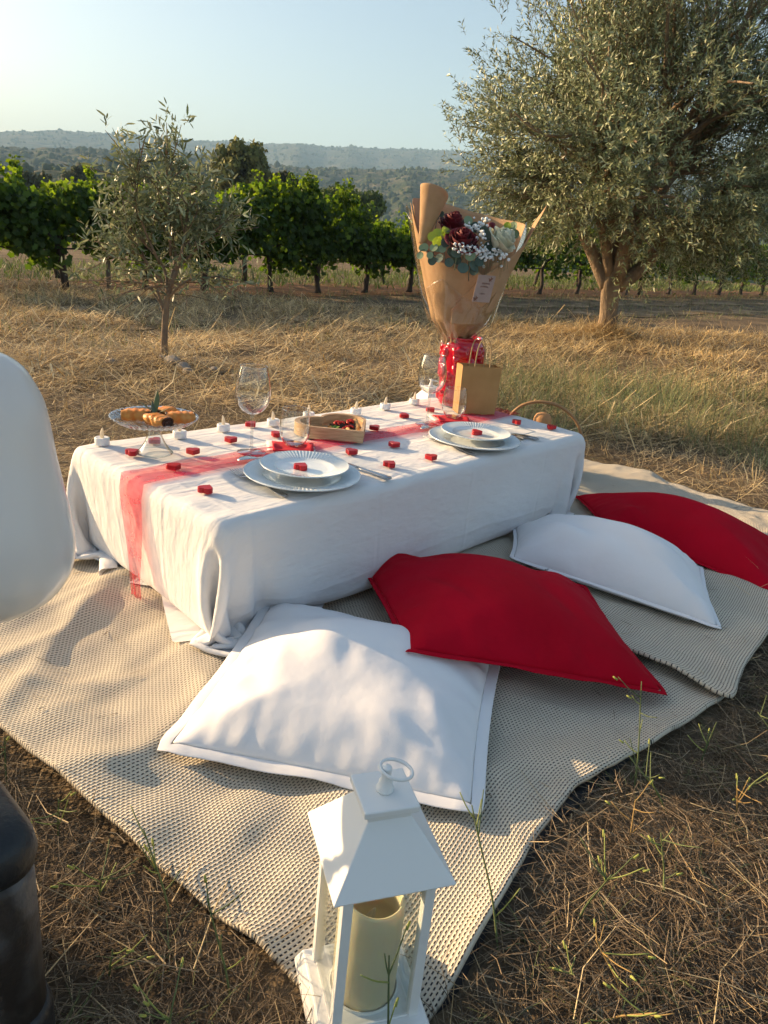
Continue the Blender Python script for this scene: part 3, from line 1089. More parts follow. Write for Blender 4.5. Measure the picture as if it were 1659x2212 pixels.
# ------------------------------------------------------------------ hearts
def heart_outline(s, n=14):
    """square heart, tip at origin, axis along +y, side s"""
    pts = [(0, 0)]
    c45 = math.sqrt(.5)

    def rot(x, y):
        return ((x - y) * c45, (x + y) * c45)
    a = [rot(s, 0)]
    arc1 = [rot(s + s / 2 * math.sin(t), s / 2 - s / 2 * math.cos(t)) for t in np.linspace(0, math.pi, n)]
    arc2 = [rot(s / 2 + s / 2 * math.cos(t), s + s / 2 * math.sin(t)) for t in np.linspace(0, math.pi, n)]
    out = [(0, 0)] + arc1 + arc2[1:]
    return np.array(out)


def prism(ol, z0, z1):
    n = len(ol)
    V = [(x, y, z0) for x, y in ol] + [(x, y, z1) for x, y in ol]
    c0 = ol.mean(0)
    V += [(c0[0], c0[1], z0), (c0[0], c0[1], z1)]
    F = [(i, (i + 1) % n, n + (i + 1) % n, n + i) for i in range(n)]
    F += [(n + i, n + (i + 1) % n, 2 * n + 1) for i in range(n)] + [((i + 1) % n, i, 2 * n) for i in range(n)]
    return V, F


ho = heart_outline(.0195, 9)
ho = ho - np.array([0, .0195])
hv, hf = prism(ho, 0, .0115)
hb = MB(); hb.add(hv, hf)
heart0 = hb.build("wooden_heart", MAT['heart'], smooth=False, bevel=.0007)
HEARTS = [
    (-.612, 1.683, 2.4, "red wooden heart just left of the glass cake stand foot"),
    (-.594, 1.800, 1.0, "red wooden heart seen through the foot of the glass cake stand"),
    (-.481, 1.742, .3, "red wooden heart on the white cloth between cake stand and runner"),
    (-.488, 1.607, .5, "red wooden heart on the runner in front of the cake stand"),
    (-.380, 1.472, 2.9, "red wooden heart nearest the front corner of the table"),
    (-.419, 1.879, .2, "red wooden heart just left of the front wine glass stem"),
    (-.403, 2.059, .9, "red wooden heart at the back edge behind the front wine glass stem"),
    (-.317, 1.976, 2.0, "red wooden heart between front wine glass and tumbler"),
    (-.100, 1.875, -.3, "red wooden heart below the tip of the heart-shaped box"),
    (-.052, 2.159, .6, "red wooden heart right beside the heart-shaped box, near the runner"),
    (.010, 1.988, -.2, "red wooden heart on white cloth halfway between the two place settings"),
    (.002, 1.791, 2.6, "red wooden heart beside the front knife handle"),
    (.110, 1.895, .1, "red wooden heart between front knife and far fork"),
    (.033, 2.360, 1.2, "red wooden heart near the far tealights, left of the far wine glass"),
    (.124, 2.489, .7, "red wooden heart behind the far wine glass stem, in front of the vase"),
    (.410, 2.424, 2.2, "red wooden heart between gift bag and far plates' menu card"),
    (.518, 2.397, 1.6, "red wooden heart nearest the far end of the table"),
]
GH = "red wooden hearts strewn on the table"
first = True
for (x, y, a, lab) in HEARTS:
    o = heart0 if first else heart0.copy()
    if not first: COL.objects.link(o)
    first = False
    o.location = (x, y, TH + .0095)
    o.rotation_euler = (0, 0, a)
    tag(o, lab, "wooden heart", GH)
for (x, y, a, lab, z) in ((-.200, 1.624, 2.75, "red wooden heart lying on the front plate", .0325), (.245, 2.126, 1.5, "red wooden heart lying on the far plate", .0325)):
    o = heart0.copy(); COL.objects.link(o)
    o.location = (x, y, TH + z); o.rotation_euler = (0, 0, a)
    tag(o, lab, "wooden heart", GH)

# ------------------------------------------------------------------ tealights
t0 = empty("tealight")
b = MB(); b.add(*lathe([(0, 0), (.0168, 0), (.0175, .001), (.0178, .0165), (.0170, .0178), (.0140, .0180), (.0125, .0172), (0, .0172)], 32)); b.build("cup", MAT['white_plastic'], t0)
fl = MB()
fp = spline([(0, 0, .016), (.0003, 0, .022), (.0006, 0, .030), (.0022, 0, .038), (.0035, 0, .0425)], 10)
fl.add(*tube(fp, [.0028, .0042, .0050, .0050, .0046, .0040, .0032, .0022, .0012, .0003], 10)); fl.build("flame", MAT['flame'], t0)
GT = "LED tealights along the back edge of the table"
TEAS = [(-.705, 1.742, "white tealight at the left corner, before the cake stand"), (-.552, 1.872, "white tealight half hidden behind the cake stand plate"),
        (-.463, 1.982, "white tealight left of the front wine glass bowl"), (-.345, 2.094, "white tealight between front wine glass and tumbler at back edge"),
        (-.258, 2.224, "white tealight behind the front tumbler rim"), (-.121, 2.341, "white tealight right behind the heart-shaped box"),
        (-.030, 2.457, "white tealight second from the red vase"), (.069, 2.584, "white tealight nearest the red vase, behind the far wine glass")]
for i, (x, y, lab) in enumerate(TEAS):
    o = t0 if i == 0 else copy_tree(t0)
    o.location = (x, y, TH + .0095); o.rotation_euler = (0, 0, 1.0 + i * .9)
    tag(o, lab, "tealight", GT)

# ------------------------------------------------------------------ plates
def plate_mesh(Rr, hgt, ribs):
    prof = [(0, .004), (Rr * .50, .004), (Rr * .60, .0055), (Rr * .66, hgt * .55)] + [(Rr * t, hgt * (.58 + .42 * (t - .68) / .30)) for t in np.linspace(.70, .965, 9)]
    prof += [(Rr * .985, hgt * 1.06), (Rr, hgt * 1.0), (Rr * .985, hgt * .86), (Rr * .68, hgt * .22), (Rr * .6, 0), (0, 0)]

    def fn(T, r, z):
        rib = (r > Rr * .69) & (r < Rr * .97)
        up = np.arange(r.shape[1])[None] < 14
        return r, z + rib * up * .0017 * np.cos(T * ribs)
    return lathe(prof, ribs * 4, fn)


pl_b = MB().add(*plate_mesh(.135, .018, 84)); plate0 = pl_b.build("dinner_plate", MAT['china'])
pl_s = MB().add(*plate_mesh(.103, .016, 72)); small0 = pl_s.build("dessert_plate", MAT['china'])
for i, (x, y, where) in enumerate(((-.195, 1.622, "front"), (.242, 2.112, "far"))):
    o = plate0 if i == 0 else plate0.copy()
    p = small0 if i == 0 else small0.copy()
    if i: COL.objects.link(o); COL.objects.link(p)
    o.location = (x, y, TH + .0095)
    p.location = (x + .003, y + .012, TH + .0095 + .0185)
    tag(o, f"large ribbed white dinner plate at the {where} place setting", "plate", "white ribbed plates")
    tag(p, f"small ribbed white plate on top of the {where} dinner plate", "plate", "white ribbed plates")

# ------------------------------------------------------------------ glasses
wg = empty("wine_glass")
sh = lambda pr, t: pr + [(max(r - t, 0), z) for r, z in reversed(pr)]
bowl = [(.004, .0985), (.014, .1010), (.027, .1090), (.0375, .1230), (.0430, .1400), (.0446, .1540), (.0432, .1720), (.0395, .1930), (.0345, .2120), (.0330, .2170)]
MB().add(*lathe(bowl, 56)).build("bowl", MAT['glass'], wg)
MB().add(*lathe([(0.0335, .2160), (.0340, .2172), (.0332, .2180), (.0325, .2170), (.0335, .2160)], 56)).build("rim", MAT['glass_thick'], wg)
MB().add(*lathe([(0, .1005), (.0065, .0990), (.0045, .0930), (.0036, .080), (.0034, .050), (.0036, .020), (.0055, .0075), (.010, .0045)], 20)).build("stem", MAT['glass_thick'], wg)
MB().add(*lathe([(.009, .0048), (.020, .0030), (.0355, .0018), (.0365, .0010), (.0355, .0003), (0, .0003)], 56)).build("foot", MAT['glass_thick'], wg)
tg = empty("tumbler")
tb = [(.0235, .004), (.031, .011), (.0375, .024), (.0408, .040), (.0402, .058), (.0375, .078), (.0345, .0965)]
MB().add(*lathe(tb, 56)).build("bowl", MAT['glass'], tg)
MB().add(*lathe([(.0350, .0958), (.0354, .0968), (.0347, .0977), (.0338, .0968), (.0350, .0958)], 56)).build("rim", MAT['glass_thick'], tg)
MB().add(*lathe([(0, .0065), (.021, .0065), (.0245, .0045), (.0225, .001), (.015, 0), (0, 0.0005)], 48)).build("base", MAT['glass_thick'], tg)
for i, (x, y, lab) in enumerate(((-.348, 1.797, "clear stemmed wine glass at the front place setting"), (.107, 2.285, "clear stemmed wine glass at the far setting, before the red vase"))):
    o = wg if i == 0 else copy_tree(wg)
    o.location = (x, y, TH + .0095); tag(o, lab, "wine glass", "wine glasses")
for i, (x, y, lab) in enumerate(((-.253, 1.885, "clear rounded tumbler on a red napkin left of the heart-shaped box"), (.195, 2.398, "clear rounded tumbler on a red napkin in front of the gift bag"))):
    o = tg if i == 0 else copy_tree(tg)
    o.location = (x, y, TH + .0145); tag(o, lab, "tumbler", "tumblers")

# ------------------------------------------------------------------ napkins
def napkin(x, y, rz, lab):
    root = empty("napkin", (x, y, TH + .0095), rz)
    n = 14
    g = np.linspace(-.5, .5, n)
    X, Y = np.meshgrid(g, g, indexing='ij')
    o = mk("paper_square", np.stack([X * .125 - .004, Y * .100 + .006, .0012 + .0004 * waves(X, Y, 4, 2)], -1).reshape(-1, 3), grid_faces(n, n), MAT['paper'], root)
    solid(o, .0012)
    edge = np.clip((np.abs(X) * 2) ** 3, 0, 1) * (.5 + .5 * np.sin(Y * 6 + 2))
    o = mk("red_square", np.stack([X * .105, Y * .088, .0036 + .0008 * waves(X, Y, 8, 1.5) + edge * .010], -1).reshape(-1, 3), grid_faces(n, n), MAT['napkin'], root)
    solid(o, .0022)
    return tag(root, lab, "napkin", "red napkins")


napkin(-.255, 1.872, .2, "red folded napkin under the front tumbler")
napkin(.190, 2.385, .25, "red folded napkin under the far tumbler")


# ------------------------------------------------------------------ cutlery (along +x, handle end at origin)
def bar_section(xs, ws, zs, ths, nx=6):
    """flat bar: rows at xs with width, height of centre line, thickness"""
    V = []
    for x, w, z, t in zip(xs, ws, zs, ths):
        for k in range(nx):
            a = 2 * math.pi * k / nx + .52
            V.append((x, w * .5 * math.cos(a), z + t * .5 * math.sin(a)))
    F = []
    n = len(xs)
    for i in range(n - 1):
        for j in range(nx):
            k = (j + 1) % nx
            F.append((i * nx + j, i * nx + k, (i + 1) * nx + k, (i + 1) * nx + j))
    F += [tuple(range(nx))[::-1], tuple((n - 1) * nx + j for j in range(nx))]
    return V, F


def fork(loc, rz, lab):
    root = empty("fork", loc, rz)
    MB().add(*bar_section([0, .006, .03, .07, .11, .135, .142, .150, .156], [.008, .018, .017, .0105, .0075, .008, .018, .024, .024], [.002, .002, .0025, .006, .007, .0065, .005, .0035, .003], [.002] * 9, 8)).build("handle", MAT['steel'], root)
    for y in (-.0093, -.0031, .0031, .0093):
        MB().add(*bar_section([.153, .175, .195, .203], [.0042, .0038, .0032, .0012], [.0032, .0022, .0032, .0050], [.0018] * 4, 6)).build("tine", MAT['steel'], root).location = (0, y, 0)
    return tag(root, lab, "fork", "forks")


def knife(loc, rz, lab):
    root = empty("knife", loc, rz)
    MB().add(*bar_section([0, .004, .02, .06, .09, .098], [.010, .019, .0195, .016, .0135, .012], [.0035] * 6, [.005, .0065, .0065, .006, .005, .004], 10)).build("handle", MAT['steel'], root)
    MB().add(*bar_section([.096, .11, .16, .195, .212], [.012, .018, .019, .016, .004], [.003] * 5, [.0022, .0016, .0014, .0012, .0008], 6)).build("blade", MAT['steel'], root)
    return tag(root, lab, "knife", "knives")


def spoon(loc, rz, lab):
    root = empty("spoon", loc, rz)
    MB().add(*bar_section([0, .004, .012, .026, .040, .048, .054], [.006, .016, .026, .031, .025, .013, .008], [.004, .0055, .0075, .0085, .0075, .006, .005], [.002] * 7, 12)).build("bowl", MAT['steel'], root)
    MB().add(*bar_section([.053, .08, .12, .16], [.0075, .006, .008, .013], [.005, .006, .005, .003], [.002] * 4, 8)).build("handle", MAT['steel'], root)
    return tag(root, lab, "spoon", "spoons")


ZT = TH + .0098
fork((-.212, 1.489, ZT), math.atan2(1.632 - 1.489, -.357 + .212), "steel fork left of the front plates")
fork((.230, 1.977, ZT), math.atan2(2.118 - 1.977, .110 - .230), "steel fork left of the far plates")
knife((.008, 1.680, ZT), math.atan2(1.79 - 1.680, -.135 - .008), "steel knife reaching out right of the front plates")
knife((.450, 2.220, ZT), math.atan2(2.32 - 2.220, .305 - .450), "steel knife reaching out right of the far plates")
spoon((-.362, 1.706, ZT), math.atan2(.06, .08), "steel spoon tip peeping out beside the foot of the front wine glass")
spoon((.088, 2.205, ZT), math.atan2(.06, .08), "steel spoon tip peeping out beside the foot of the far wine glass")

# ------------------------------------------------------------------ menu card under the far small plate
mc = empty("menu_card", (.340, 2.205, TH + .030), R(40))
n = 12
X, Y = np.meshgrid(np.linspace(-.055, .075, n), np.linspace(-.036, .036, n), indexing='ij')
solid(mk("lower_leaf", np.stack([X, Y, -.004 - .020 * sstep(-.01, .075, X) + .001 * np.sin(X * 60)], -1).reshape(-1, 3), grid_faces(n, n), MAT['paper'], mc), .0008)
X, Y = np.meshgrid(np.linspace(-.020, .118, n), np.linspace(-.026, .046, n), indexing='ij')
solid(mk("upper_leaf", np.stack([X, Y, .0015 - .012 * sstep(-.01, .09, X) + .006 * sstep(.05, .11, X)], -1).reshape(-1, 3), grid_faces(n, n), MAT['paper'], mc), .0008)
hs = heart_outline(.020, 9)
hv2, hf2 = prism(hs, 0, .0007)
MB().add(hv2, hf2, xf((.030, -.030, -.0098), .9)).build("heart_sticker", MAT['heart'], mc, smooth=False)
sq = MB()
for k in range(2):
    cp = [(.0255 + .006 * k + .0045 * math.cos(t) * (1 - t * .04), -.018 + .0045 * math.sin(t * 1.5), -.0088) for t in np.linspace(0, 7, 24)]
    sq.add(*tube(cp, .0005, 4))
sq.build("lettering", MAT['card_pink'], mc)
tag(mc, "folded white card with a red heart sticker, tucked under the far small plate", "card")

# ------------------------------------------------------------------ cake stand, pastries, olive sprig
cs = empty("cake_stand", (-.566, 1.715, TH + .0095))


def scallop(T, r, z):
    k = sstep(.062, .102, r)
    lobe = np.abs(np.cos(T * 18))
    return r * (1 + .030 * k * (lobe - .6)), z + k * (.0025 * lobe) - .0016 * sstep(.03, .06, r) * np.cos(T * 36)


MB().add(*lathe([(0, .0735), (.04, .0735), (.06, .0745), (.072, .0765), (.084, .0810), (.095, .0865), (.1015, .0905), (.1025, .0895), (.095, .0835), (.084, .0775), (.070, .0728), (.03, .0700), (.012, .069)], 216, scallop)).build("plate", MAT['glass_thick'], cs)
MB().add(*lathe([(.0125, .0705), (.0135, .060), (.017, .044), (.0245, .026), (.0345, .0105), (.0420, .0035), (.0432, .0012), (.0425, .0)], 64)).build("foot", MAT['glass'], cs)
MB().add(*lathe([(.0415, .0040), (.0435, .0020), (.0430, .0), (.0400, .0010), (.0415, .0040)], 64)).build("foot_rim", MAT['glass_thick'], cs)
tag(cs, "pressed glass cake stand with scalloped plate carrying pastries", "cake stand")


def pastry(dx, dy, rz, L, lab, sd):
    root = empty("pastry", (-.566 + dx, 1.715 + dy, TH + .0095 + .0745), rz)
    nx, ns = 22, 20
    xs = np.linspace(-.5, .5, nx); th_ = np.linspace(0, 2 * math.pi, ns, endpoint=False)
    X, T = np.meshgrid(xs, th_, indexing='ij')
    tap = 1 - .22 * np.abs(X * 2) ** 4
    fold = 1 + .10 * np.cos(T * 2 + .6) + .05 * np.sin(X * 26 + 3 * np.sin(T)) + .03 * waves(X * 3, T, sd, .5)
    sq_ = (np.abs(np.cos(T)) ** 4 + np.abs(np.sin(T)) ** 4) ** (-.25) * .94
    y = .022 * np.cos(T) * tap * fold * sq_; z = .0155 + .0155 * np.sin(T) * tap * fold * sq_
    # the ends are open rolls: pull the rim round a hollow
    V = np.stack([X * L, y, np.maximum(z, .0008)], -1)
    F = [tuple(f[::-1]) for f in grid_faces(nx, ns)] + [(i * ns + ns - 1, i * ns, (i + 1) * ns, (i + 1) * ns + ns - 1)[::-1] for i in range(nx - 1)]
    mk("crust", V.reshape(-1, 3), F, MAT['pastry'], root)
    for sg in (-1, 1):
        fb = MB()
        sp = [(sg * L * .492, (.0035 + .0016 * t) * math.cos(t), .0150 + (.0025 + .0012 * t) * math.sin(t)) for t in np.linspace(0, 8.6, 26)]
        fb.add(*tube(sp, .0026, 6))
        e = np.stack([np.full(ns, sg * L * .485), .0165 * np.cos(th_), .0155 + .0118 * np.sin(th_)], -1)
        fb.add(np.vstack([e, [[sg * L * .478, 0, .0155]]]), [(k, (k + 1) % ns, ns) for k in range(ns)])
        fb.build("filling", MAT['filling'], root)
    return tag(root, lab, "pastry", "filled pastries on the cake stand")


pastry(-.042, .000, R(14), .068, "filled puff pastry on the left of the cake stand", 1)
pastry(.020, -.032, R(-32), .066, "filled puff pastry at the front of the cake stand", 2)
pastry(.058, .014, R(22), .066, "filled puff pastry on the right of the cake stand", 3)
pastry(.012, .042, R(70), .052, "filled puff pastry at the back of the cake stand, half hidden", 4)


def leaf_blade(L, W, bend, n=9, m=5):
    s = np.linspace(0, 1, n); t = np.linspace(-1, 1, m)
    S, T = np.meshgrid(s, t, indexing='ij')
    w = np.sin(np.clip(S, 0.0, 1) ** .85 * math.pi) * W * .5
    return np.stack([S * L * (1 - .3 * bend * S), T * w, bend * L * S ** 2 * .6 + np.abs(T) * w * .25], -1).reshape(-1, 3), grid_faces(n, m)


sp0 = empty("olive_sprig", (-.562, 1.712, TH + .110))
for (dx, dy, dz, rz, ry, L, W, mm) in ((.000, 0, -.002, 1.35, -1.25, .058, .0135, 'sprig'), (-.002, -.004, -.004, 2.2, -1.05, .034, .010, 'sprig_dark'), (-.004, .004, 0.0, 3.0, -.42, .050, .007, 'sprig_pale'), (.004, .004, -.002, .4, -.35, .034, .004, 'sprig_pale')):
    V, F = leaf_blade(L, W, .15)
    mname = {'sprig': (.13, .19, .085), 'sprig_dark': (.10, .15, .10), 'sprig_pale': (.30, .26, .12)}[mm]
    if mm not in MAT: MAT[mm] = mat(mm + "_leaf", mname, .5, transl=.2)
    b = MB(); b.add(V, F, xf((dx, dy, dz), rz, 0, ry)); solid(b.build("leaf", MAT[mm], sp0), .0008)
MB().add(*tube([(-.004, .002, -.010), (0, 0, -.004), (.003, .004, .004)], .0011, 6)).build("stalk", MAT['bark_young'], sp0)
tag(sp0, "small olive sprig standing between the pastries", "sprig")

# ------------------------------------------------------------------ heart-shaped wooden box with tart
s = .133
ol = heart_outline(s, 26)
il = heart_outline(s * .875, 26) + np.array([0, .0125])
hbx = empty("heart_box", (-.077, 1.984, TH + .0095), R(45))
nO = len(ol)
V = [(x, y, .0) for x, y in ol] + [(x, y, .034) for x, y in ol] + [(x, y, .034) for x, y in il] + [(x, y, .005) for x, y in il]
F = []
for k in range(3):
    for i in range(nO):
        j = (i + 1) % nO
        F.append((k * nO + i, k * nO + j, (k + 1) * nO + j, (k + 1) * nO + i))
MB().add(V, F).build("wall", MAT['wood'], hbx, smooth=False, bevel=.0006)
bv, bf = prism(il * 1.0, .001, .0052)
MB().add(bv, bf).build("bottom", MAT['wood'], hbx, smooth=False)
tag(hbx, "heart-shaped pale wooden box holding tart slices on the runner", "box")


def tart(loc, rz, lab, tilt, herb):
    root = empty("tart_slice", loc, rz)
    root.rotation_euler = (tilt, 0, rz)
    a = np.linspace(-.36, .36, 9)
    L = .085
    tri = [(0, 0)] + [(L * math.cos(t), L * math.sin(t)) for t in a]
    V, F = prism(np.array(tri), 0, .007)
    b = MB(); b.add(V, F)
    b.add(*tube([(L * math.cos(t), L * math.sin(t), .008) for t in a], .0065, 8))
    b.build("crust", MAT['crust'], root, smooth=False)
    tri2 = np.array([(.004, 0)] + [((L - .006) * math.cos(t), (L - .006) * math.sin(t)) for t in a * .9])
    n = 16
    V2, F2 = [], []
    S, Tt = np.meshgrid(np.linspace(.06, .94, 14), np.linspace(-.33, .33, 10), indexing='ij')
    zz = .0075 + .0045 * np.abs(waves(S * 3, Tt * 4, 5, 2.2))
    mk("topping", np.stack([S * L * np.cos(Tt), S * L * np.sin(Tt), zz], -1).reshape(-1, 3), grid_faces(14, 10), MAT['filling'], root, smooth=False)
    fr = np.random.default_rng(int(abs(rz) * 100))
    for k in range(6):
        d, t = fr.uniform(.3, .85) * L, fr.uniform(-.27, .27)
        cb = MB()
        cp = [(d * math.cos(t) + .009 * math.cos(q), d * math.sin(t) + .007 * math.sin(q), .0115 + .001 * math.sin(2 * q)) for q in np.linspace(0, 4.2, 10)]
        cb.add(*tube(cp, [.002, .003, .0034, .0034, .0034, .0034, .0034, .003, .0026, .0015], 6))
        cb.build("fruit_slice", MAT['tomato'], root)
    if herb:
        for q, rr in ((0, .3), (1, 1.6), (2, 2.9)):
            V, F = leaf_blade(.017, .011, .3)
            hb_ = MB(); hb_.add(V, F, xf((.045, 0, .015), rr, 0, -.35)); solid(hb_.build("herb_leaf", MAT['herb'], root), .0006)
    return tag(root, lab, "tart", "tart slices in the heart-shaped box")


tart((-.205, 2.035, TH + .0155), R(2), "dark fruit tart slice lying flat, with a green herb leaf", R(3), True)
tart((-.185, 2.080, TH + .022), R(8), "dark fruit tart slice propped against the box wall", R(28), False)

# ------------------------------------------------------------------ red vase
vx, vy = .222, 2.650
vz0 = TH + .0095
def vase_mesh():
    ns, nh = 144, 84
    zs = np.linspace(0, .236, nh)
    rad = np.interp(zs, [0, .008, .03, .12, .195, .215, .226, .236], [.064, .070, .073, .075, .076, .074, .066, .070])
    T, Z = np.meshgrid(np.linspace(0, 2 * math.pi, ns, endpoint=False), zs, indexing='ij')
    Rr = np.meshgrid(np.linspace(0, 1, ns), rad, indexing='ij')[1].copy()
    r = np.random.default_rng(4)
    bump = np.zeros_like(Rr)
    for k in range(120):
        t0_, z0_ = r.uniform(0, 2 * math.pi), r.uniform(.012, .205)
        sz, ro = r.uniform(.010, .019), r.uniform(-1.2, 1.2)
        dx = ((T - t0_ + math.pi) % (2 * math.pi) - math.pi) * .075; dz = Z - z0_
        a = (dx * math.cos(ro) + dz * math.sin(ro)) / sz; b = (-dx * math.sin(ro) + dz * math.cos(ro)) / sz
        q = a ** 2 + (b - .55 * np.sqrt(np.abs(a))) ** 2          # raised heart
        bump = np.maximum(bump, .0085 * sstep(1.15, .15, q) if False else .0085 * (1 - sstep(.25, 1.15, q)))
    Rr = Rr + bump * sstep(.0, .012, Z) * (1 - sstep(.206, .216, Z)) - .003
    V = np.stack([Rr * np.cos(T), Rr * np.sin(T), Z], -1).reshape(-1, 3)
    F = [tuple(f) for f in grid_faces(ns, nh, True)]
    return V, F
vase = empty("vase", (vx, vy, vz0))
V, F = vase_mesh()
MB().add(V, F).build("body", MAT['vase'], vase)
MB().add(*lathe([(.0665, .233), (.0700, .2365), (.0690, .2405), (.0630, .2400), (.0600, .2330), (.0580, .15), (.05, .02), (0, .018)], 72)).build("neck", MAT['vase'], vase)
tag(vase, "glossy red vase covered in raised hearts, holding the bouquet", "vase")

# ------------------------------------------------------------------ bouquet
BX, BY, BZ = .192, 2.640, .540
bq = empty("bouquet", (BX, BY, BZ))


def bl(x, y, z):
    return np.array([x - BX, y - BY, z - BZ])


def cone_r(z):
    return np.interp(z, [-.03, 0, .03, .06, .16, .26, .36, .44, .50], [.034, .030, .055, .082, .120, .152, .178, .198, .212])


def sheet(name, phis, rim, m, thick=.0009, bot=-.02, grow=0.0, rip=.004, n=34, seed=1, flare=None):
    """wrap of paper round the cone: phis measured from +x, counter-clockwise; -90 faces the camera"""
    ph = np.radians(np.linspace(phis[0], phis[-1], n * 2))
    top = np.interp(np.degrees(ph), phis, rim)
    t = np.linspace(0, 1, n)
    P, Tt = np.meshgrid(ph, t, indexing='ij')
    z = bot + (top[:, None] - bot) * Tt
    r = cone_r(z) + grow + rip * waves(P * .9, Tt * 1.3, seed, .6) * sstep(.05, .4, Tt)
    # pleats where the paper is gathered at the neck
    r = r * (1 + .10 * np.cos(P * 13 + seed) * (1 - sstep(0.02, .35, Tt)))
    if flare is not None: r = r + np.interp(np.degrees(P), phis, flare) * Tt ** 3
    V = np.stack([r * np.cos(P), r * np.sin(P) * .92, z], -1).reshape(-1, 3)
    o = mk(name, V, grid_faces(2 * n, n), m, bq)
    solid(o, thick)
    return o


# back panel, both flanks, crossing front flaps
sheet("back_paper", [-10, 20, 55, 85, 110, 135, 165, 190], [.385, .395, .405, .42, .435, .445, .44, .41], MAT['kraft'], grow=.002, seed=2)
sheet("right_paper", [-62, -40, -18, -6, 2, 12], [.262, .275, .33, .40, .455, .40], MAT['kraft'], grow=.008, seed=5, flare=[0, 0, .01, .02, .03, .02])
sheet("left_paper", [165, 182, 196, 214, 236, 262, 286, 304], [.36, .425, .34, .275, .250, .236, .228, .205], MAT['kraft'], grow=.009, seed=7)
sheet("front_paper", [-108, -86, -66, -44, -22], [.10, .165, .228, .270, .275], MAT['kraft'], grow=.015, seed=9)


def roll(name):
    """curled-over flap standing at the left"""
    n, k = 26, 30
    t = np.linspace(0, 1, n); q = np.linspace(0, 1, k)
    Tt, Q = np.meshgrid(t, q, indexing='ij')
    base = np.array([-.152, -.055, .30]); topc = np.array([-.130, -.050, .480])
    ang = R(150) + Q * R(235)
    rad = .012 + .034 * Tt ** 1.1
    cx = base[0] + (topc[0] - base[0]) * Tt; cy_ = base[1] + (topc[1] - base[1]) * Tt; cz = base[2] + (topc[2] - base[2]) * Tt - .028 * Tt * (Q - .35) ** 2 * 4
    V = np.stack([cx + rad * np.cos(ang), cy_ + rad * np.sin(ang), cz], -1).reshape(-1, 3)
    o = mk(name, V, grid_faces(n, k), MAT['kraft'], bq)
    solid(o, .0009)


roll("curled_flap")
sheet("cellophane", [-150, -120, -90, -60, -30, 0, 25], [.16, .20, .15, .12, .20, .33, .40], MAT['cello'], thick=.0003, grow=.021, rip=.008, seed=14)
sheet("cellophane", [150, 175, 200], [.38, .42, .36], MAT['cello'], thick=.0003, grow=.018, rip=.006, seed=15)
MB().add(*tube([(.036 * math.cos(t), .034 * math.sin(t), -.004 + .004 * math.sin(3 * t)) for t in np.linspace(0, 12.4, 60)], .0022, 6)).build("tie", MAT['twine'], bq)
MB().add(*tube(spline([(.03, -.02, 0), (.05, -.03, .010), (.066, -.02, -.004), (.07, -.01, -.02)], 12), .0016, 6)).build("tie_end", MAT['twine'], bq)
MB().add(*lathe([(.016, -.20), (.018, -.05), (.024, 0), (.05, .05), (.09, .15), (.0, .16)], 20)).build("stems", MAT['euc_dark'], bq)

# printed card on the front
cd = mk("gift_card", np.array([(x * .030 + y * .010, 0, y * .042) for y in (-1, 1) for x in (-1, 1)]), [(0, 1, 3, 2)], MAT['card_pink'], bq, smooth=False)
cd.location = tuple(bl(.247, 2.455, .724)); cd.rotation_euler = (R(-14), 0, R(18)); solid(cd, .0008)
for i, (zz, x0, x1) in enumerate(((.016, -.012, .016), (.006, -.015, .012), (-.016, -.010, .008))):
    cp = [(x + zz * .24, -.0012, zz + .0022 * math.sin(x * 1500 + i)) for x in np.linspace(x0, x1, 60)]
    MB().add(*tube(cp, .00045 if i < 2 else .0003, 4)).build("lettering", MAT['ink'], cd)
for (cx, cz) in ((.020, .030), (-.030, -.032)):
    fb = MB()
    for k in range(7):
        t = k * 2.4
        V, F = leaf_blade(.009, .004, .0, 5, 3)
        fb.add(V[:, [0, 2, 1]] * np.array([1, 0, 1]) + np.array([0, -.0013, 0]), F, Matrix.Translation((cx + .002 * k % .006, 0, cz)) @ Matrix.Rotation(t, 4, 'Y'))
    tag(fb.build("printed_flower", MAT['ink'], cd), kind="stuff")


def petal_mesh(w, h, curl, cup):
    n, m = 9, 9
    S, T = np.meshgrid(np.linspace(0, 1, n), np.linspace(-1, 1, m), indexing='ij')
    wid = w * (.45 + .55 * np.sin(np.clip(.10 + .62 * S, 0, 1) * math.pi))
    ang = T * 1.15
    x = wid * np.sin(ang)
    y = cup * wid * (np.cos(ang) - .55) * np.sin(.35 + S * 1.9) + curl * h * S ** 5
    z = h * S * (1 - .16 * np.abs(T) ** 3) - abs(curl) * h * .25 * S ** 6
    return np.stack([x, y, z], -1).reshape(-1, 3), grid_faces(n, m)


def rose(loc, size, m, tilt, az, seed, npet=20):
    root = empty("rose", tuple(loc)); root.parent = bq
    root.rotation_euler = (tilt[0], tilt[1], az)
    r = np.random.default_rng(seed)
    meshes = []
    for k in range(npet):
        f = k / (npet - 1)
        V, F = petal_mesh(size * (.20 + .50 * f), size * (.98 - .16 * f), .02 + .36 * f ** 2, 1.0 - .25 * f)
        o = MB().add(V, F).build("petal", m, root)
        solid(o, .0009)
        a = k * 2.399 + r.uniform(-.2, .2)
        d = size * (.0 + .20 * f)
        lean = .10 - .62 * f ** 1.5
        o.matrix_local = Matrix.Rotation(a, 4, 'Z') @ Matrix.Translation((0, d, -size * .26 * f ** 1.4)) @ Matrix.Rotation(lean, 4, 'X')
    return root


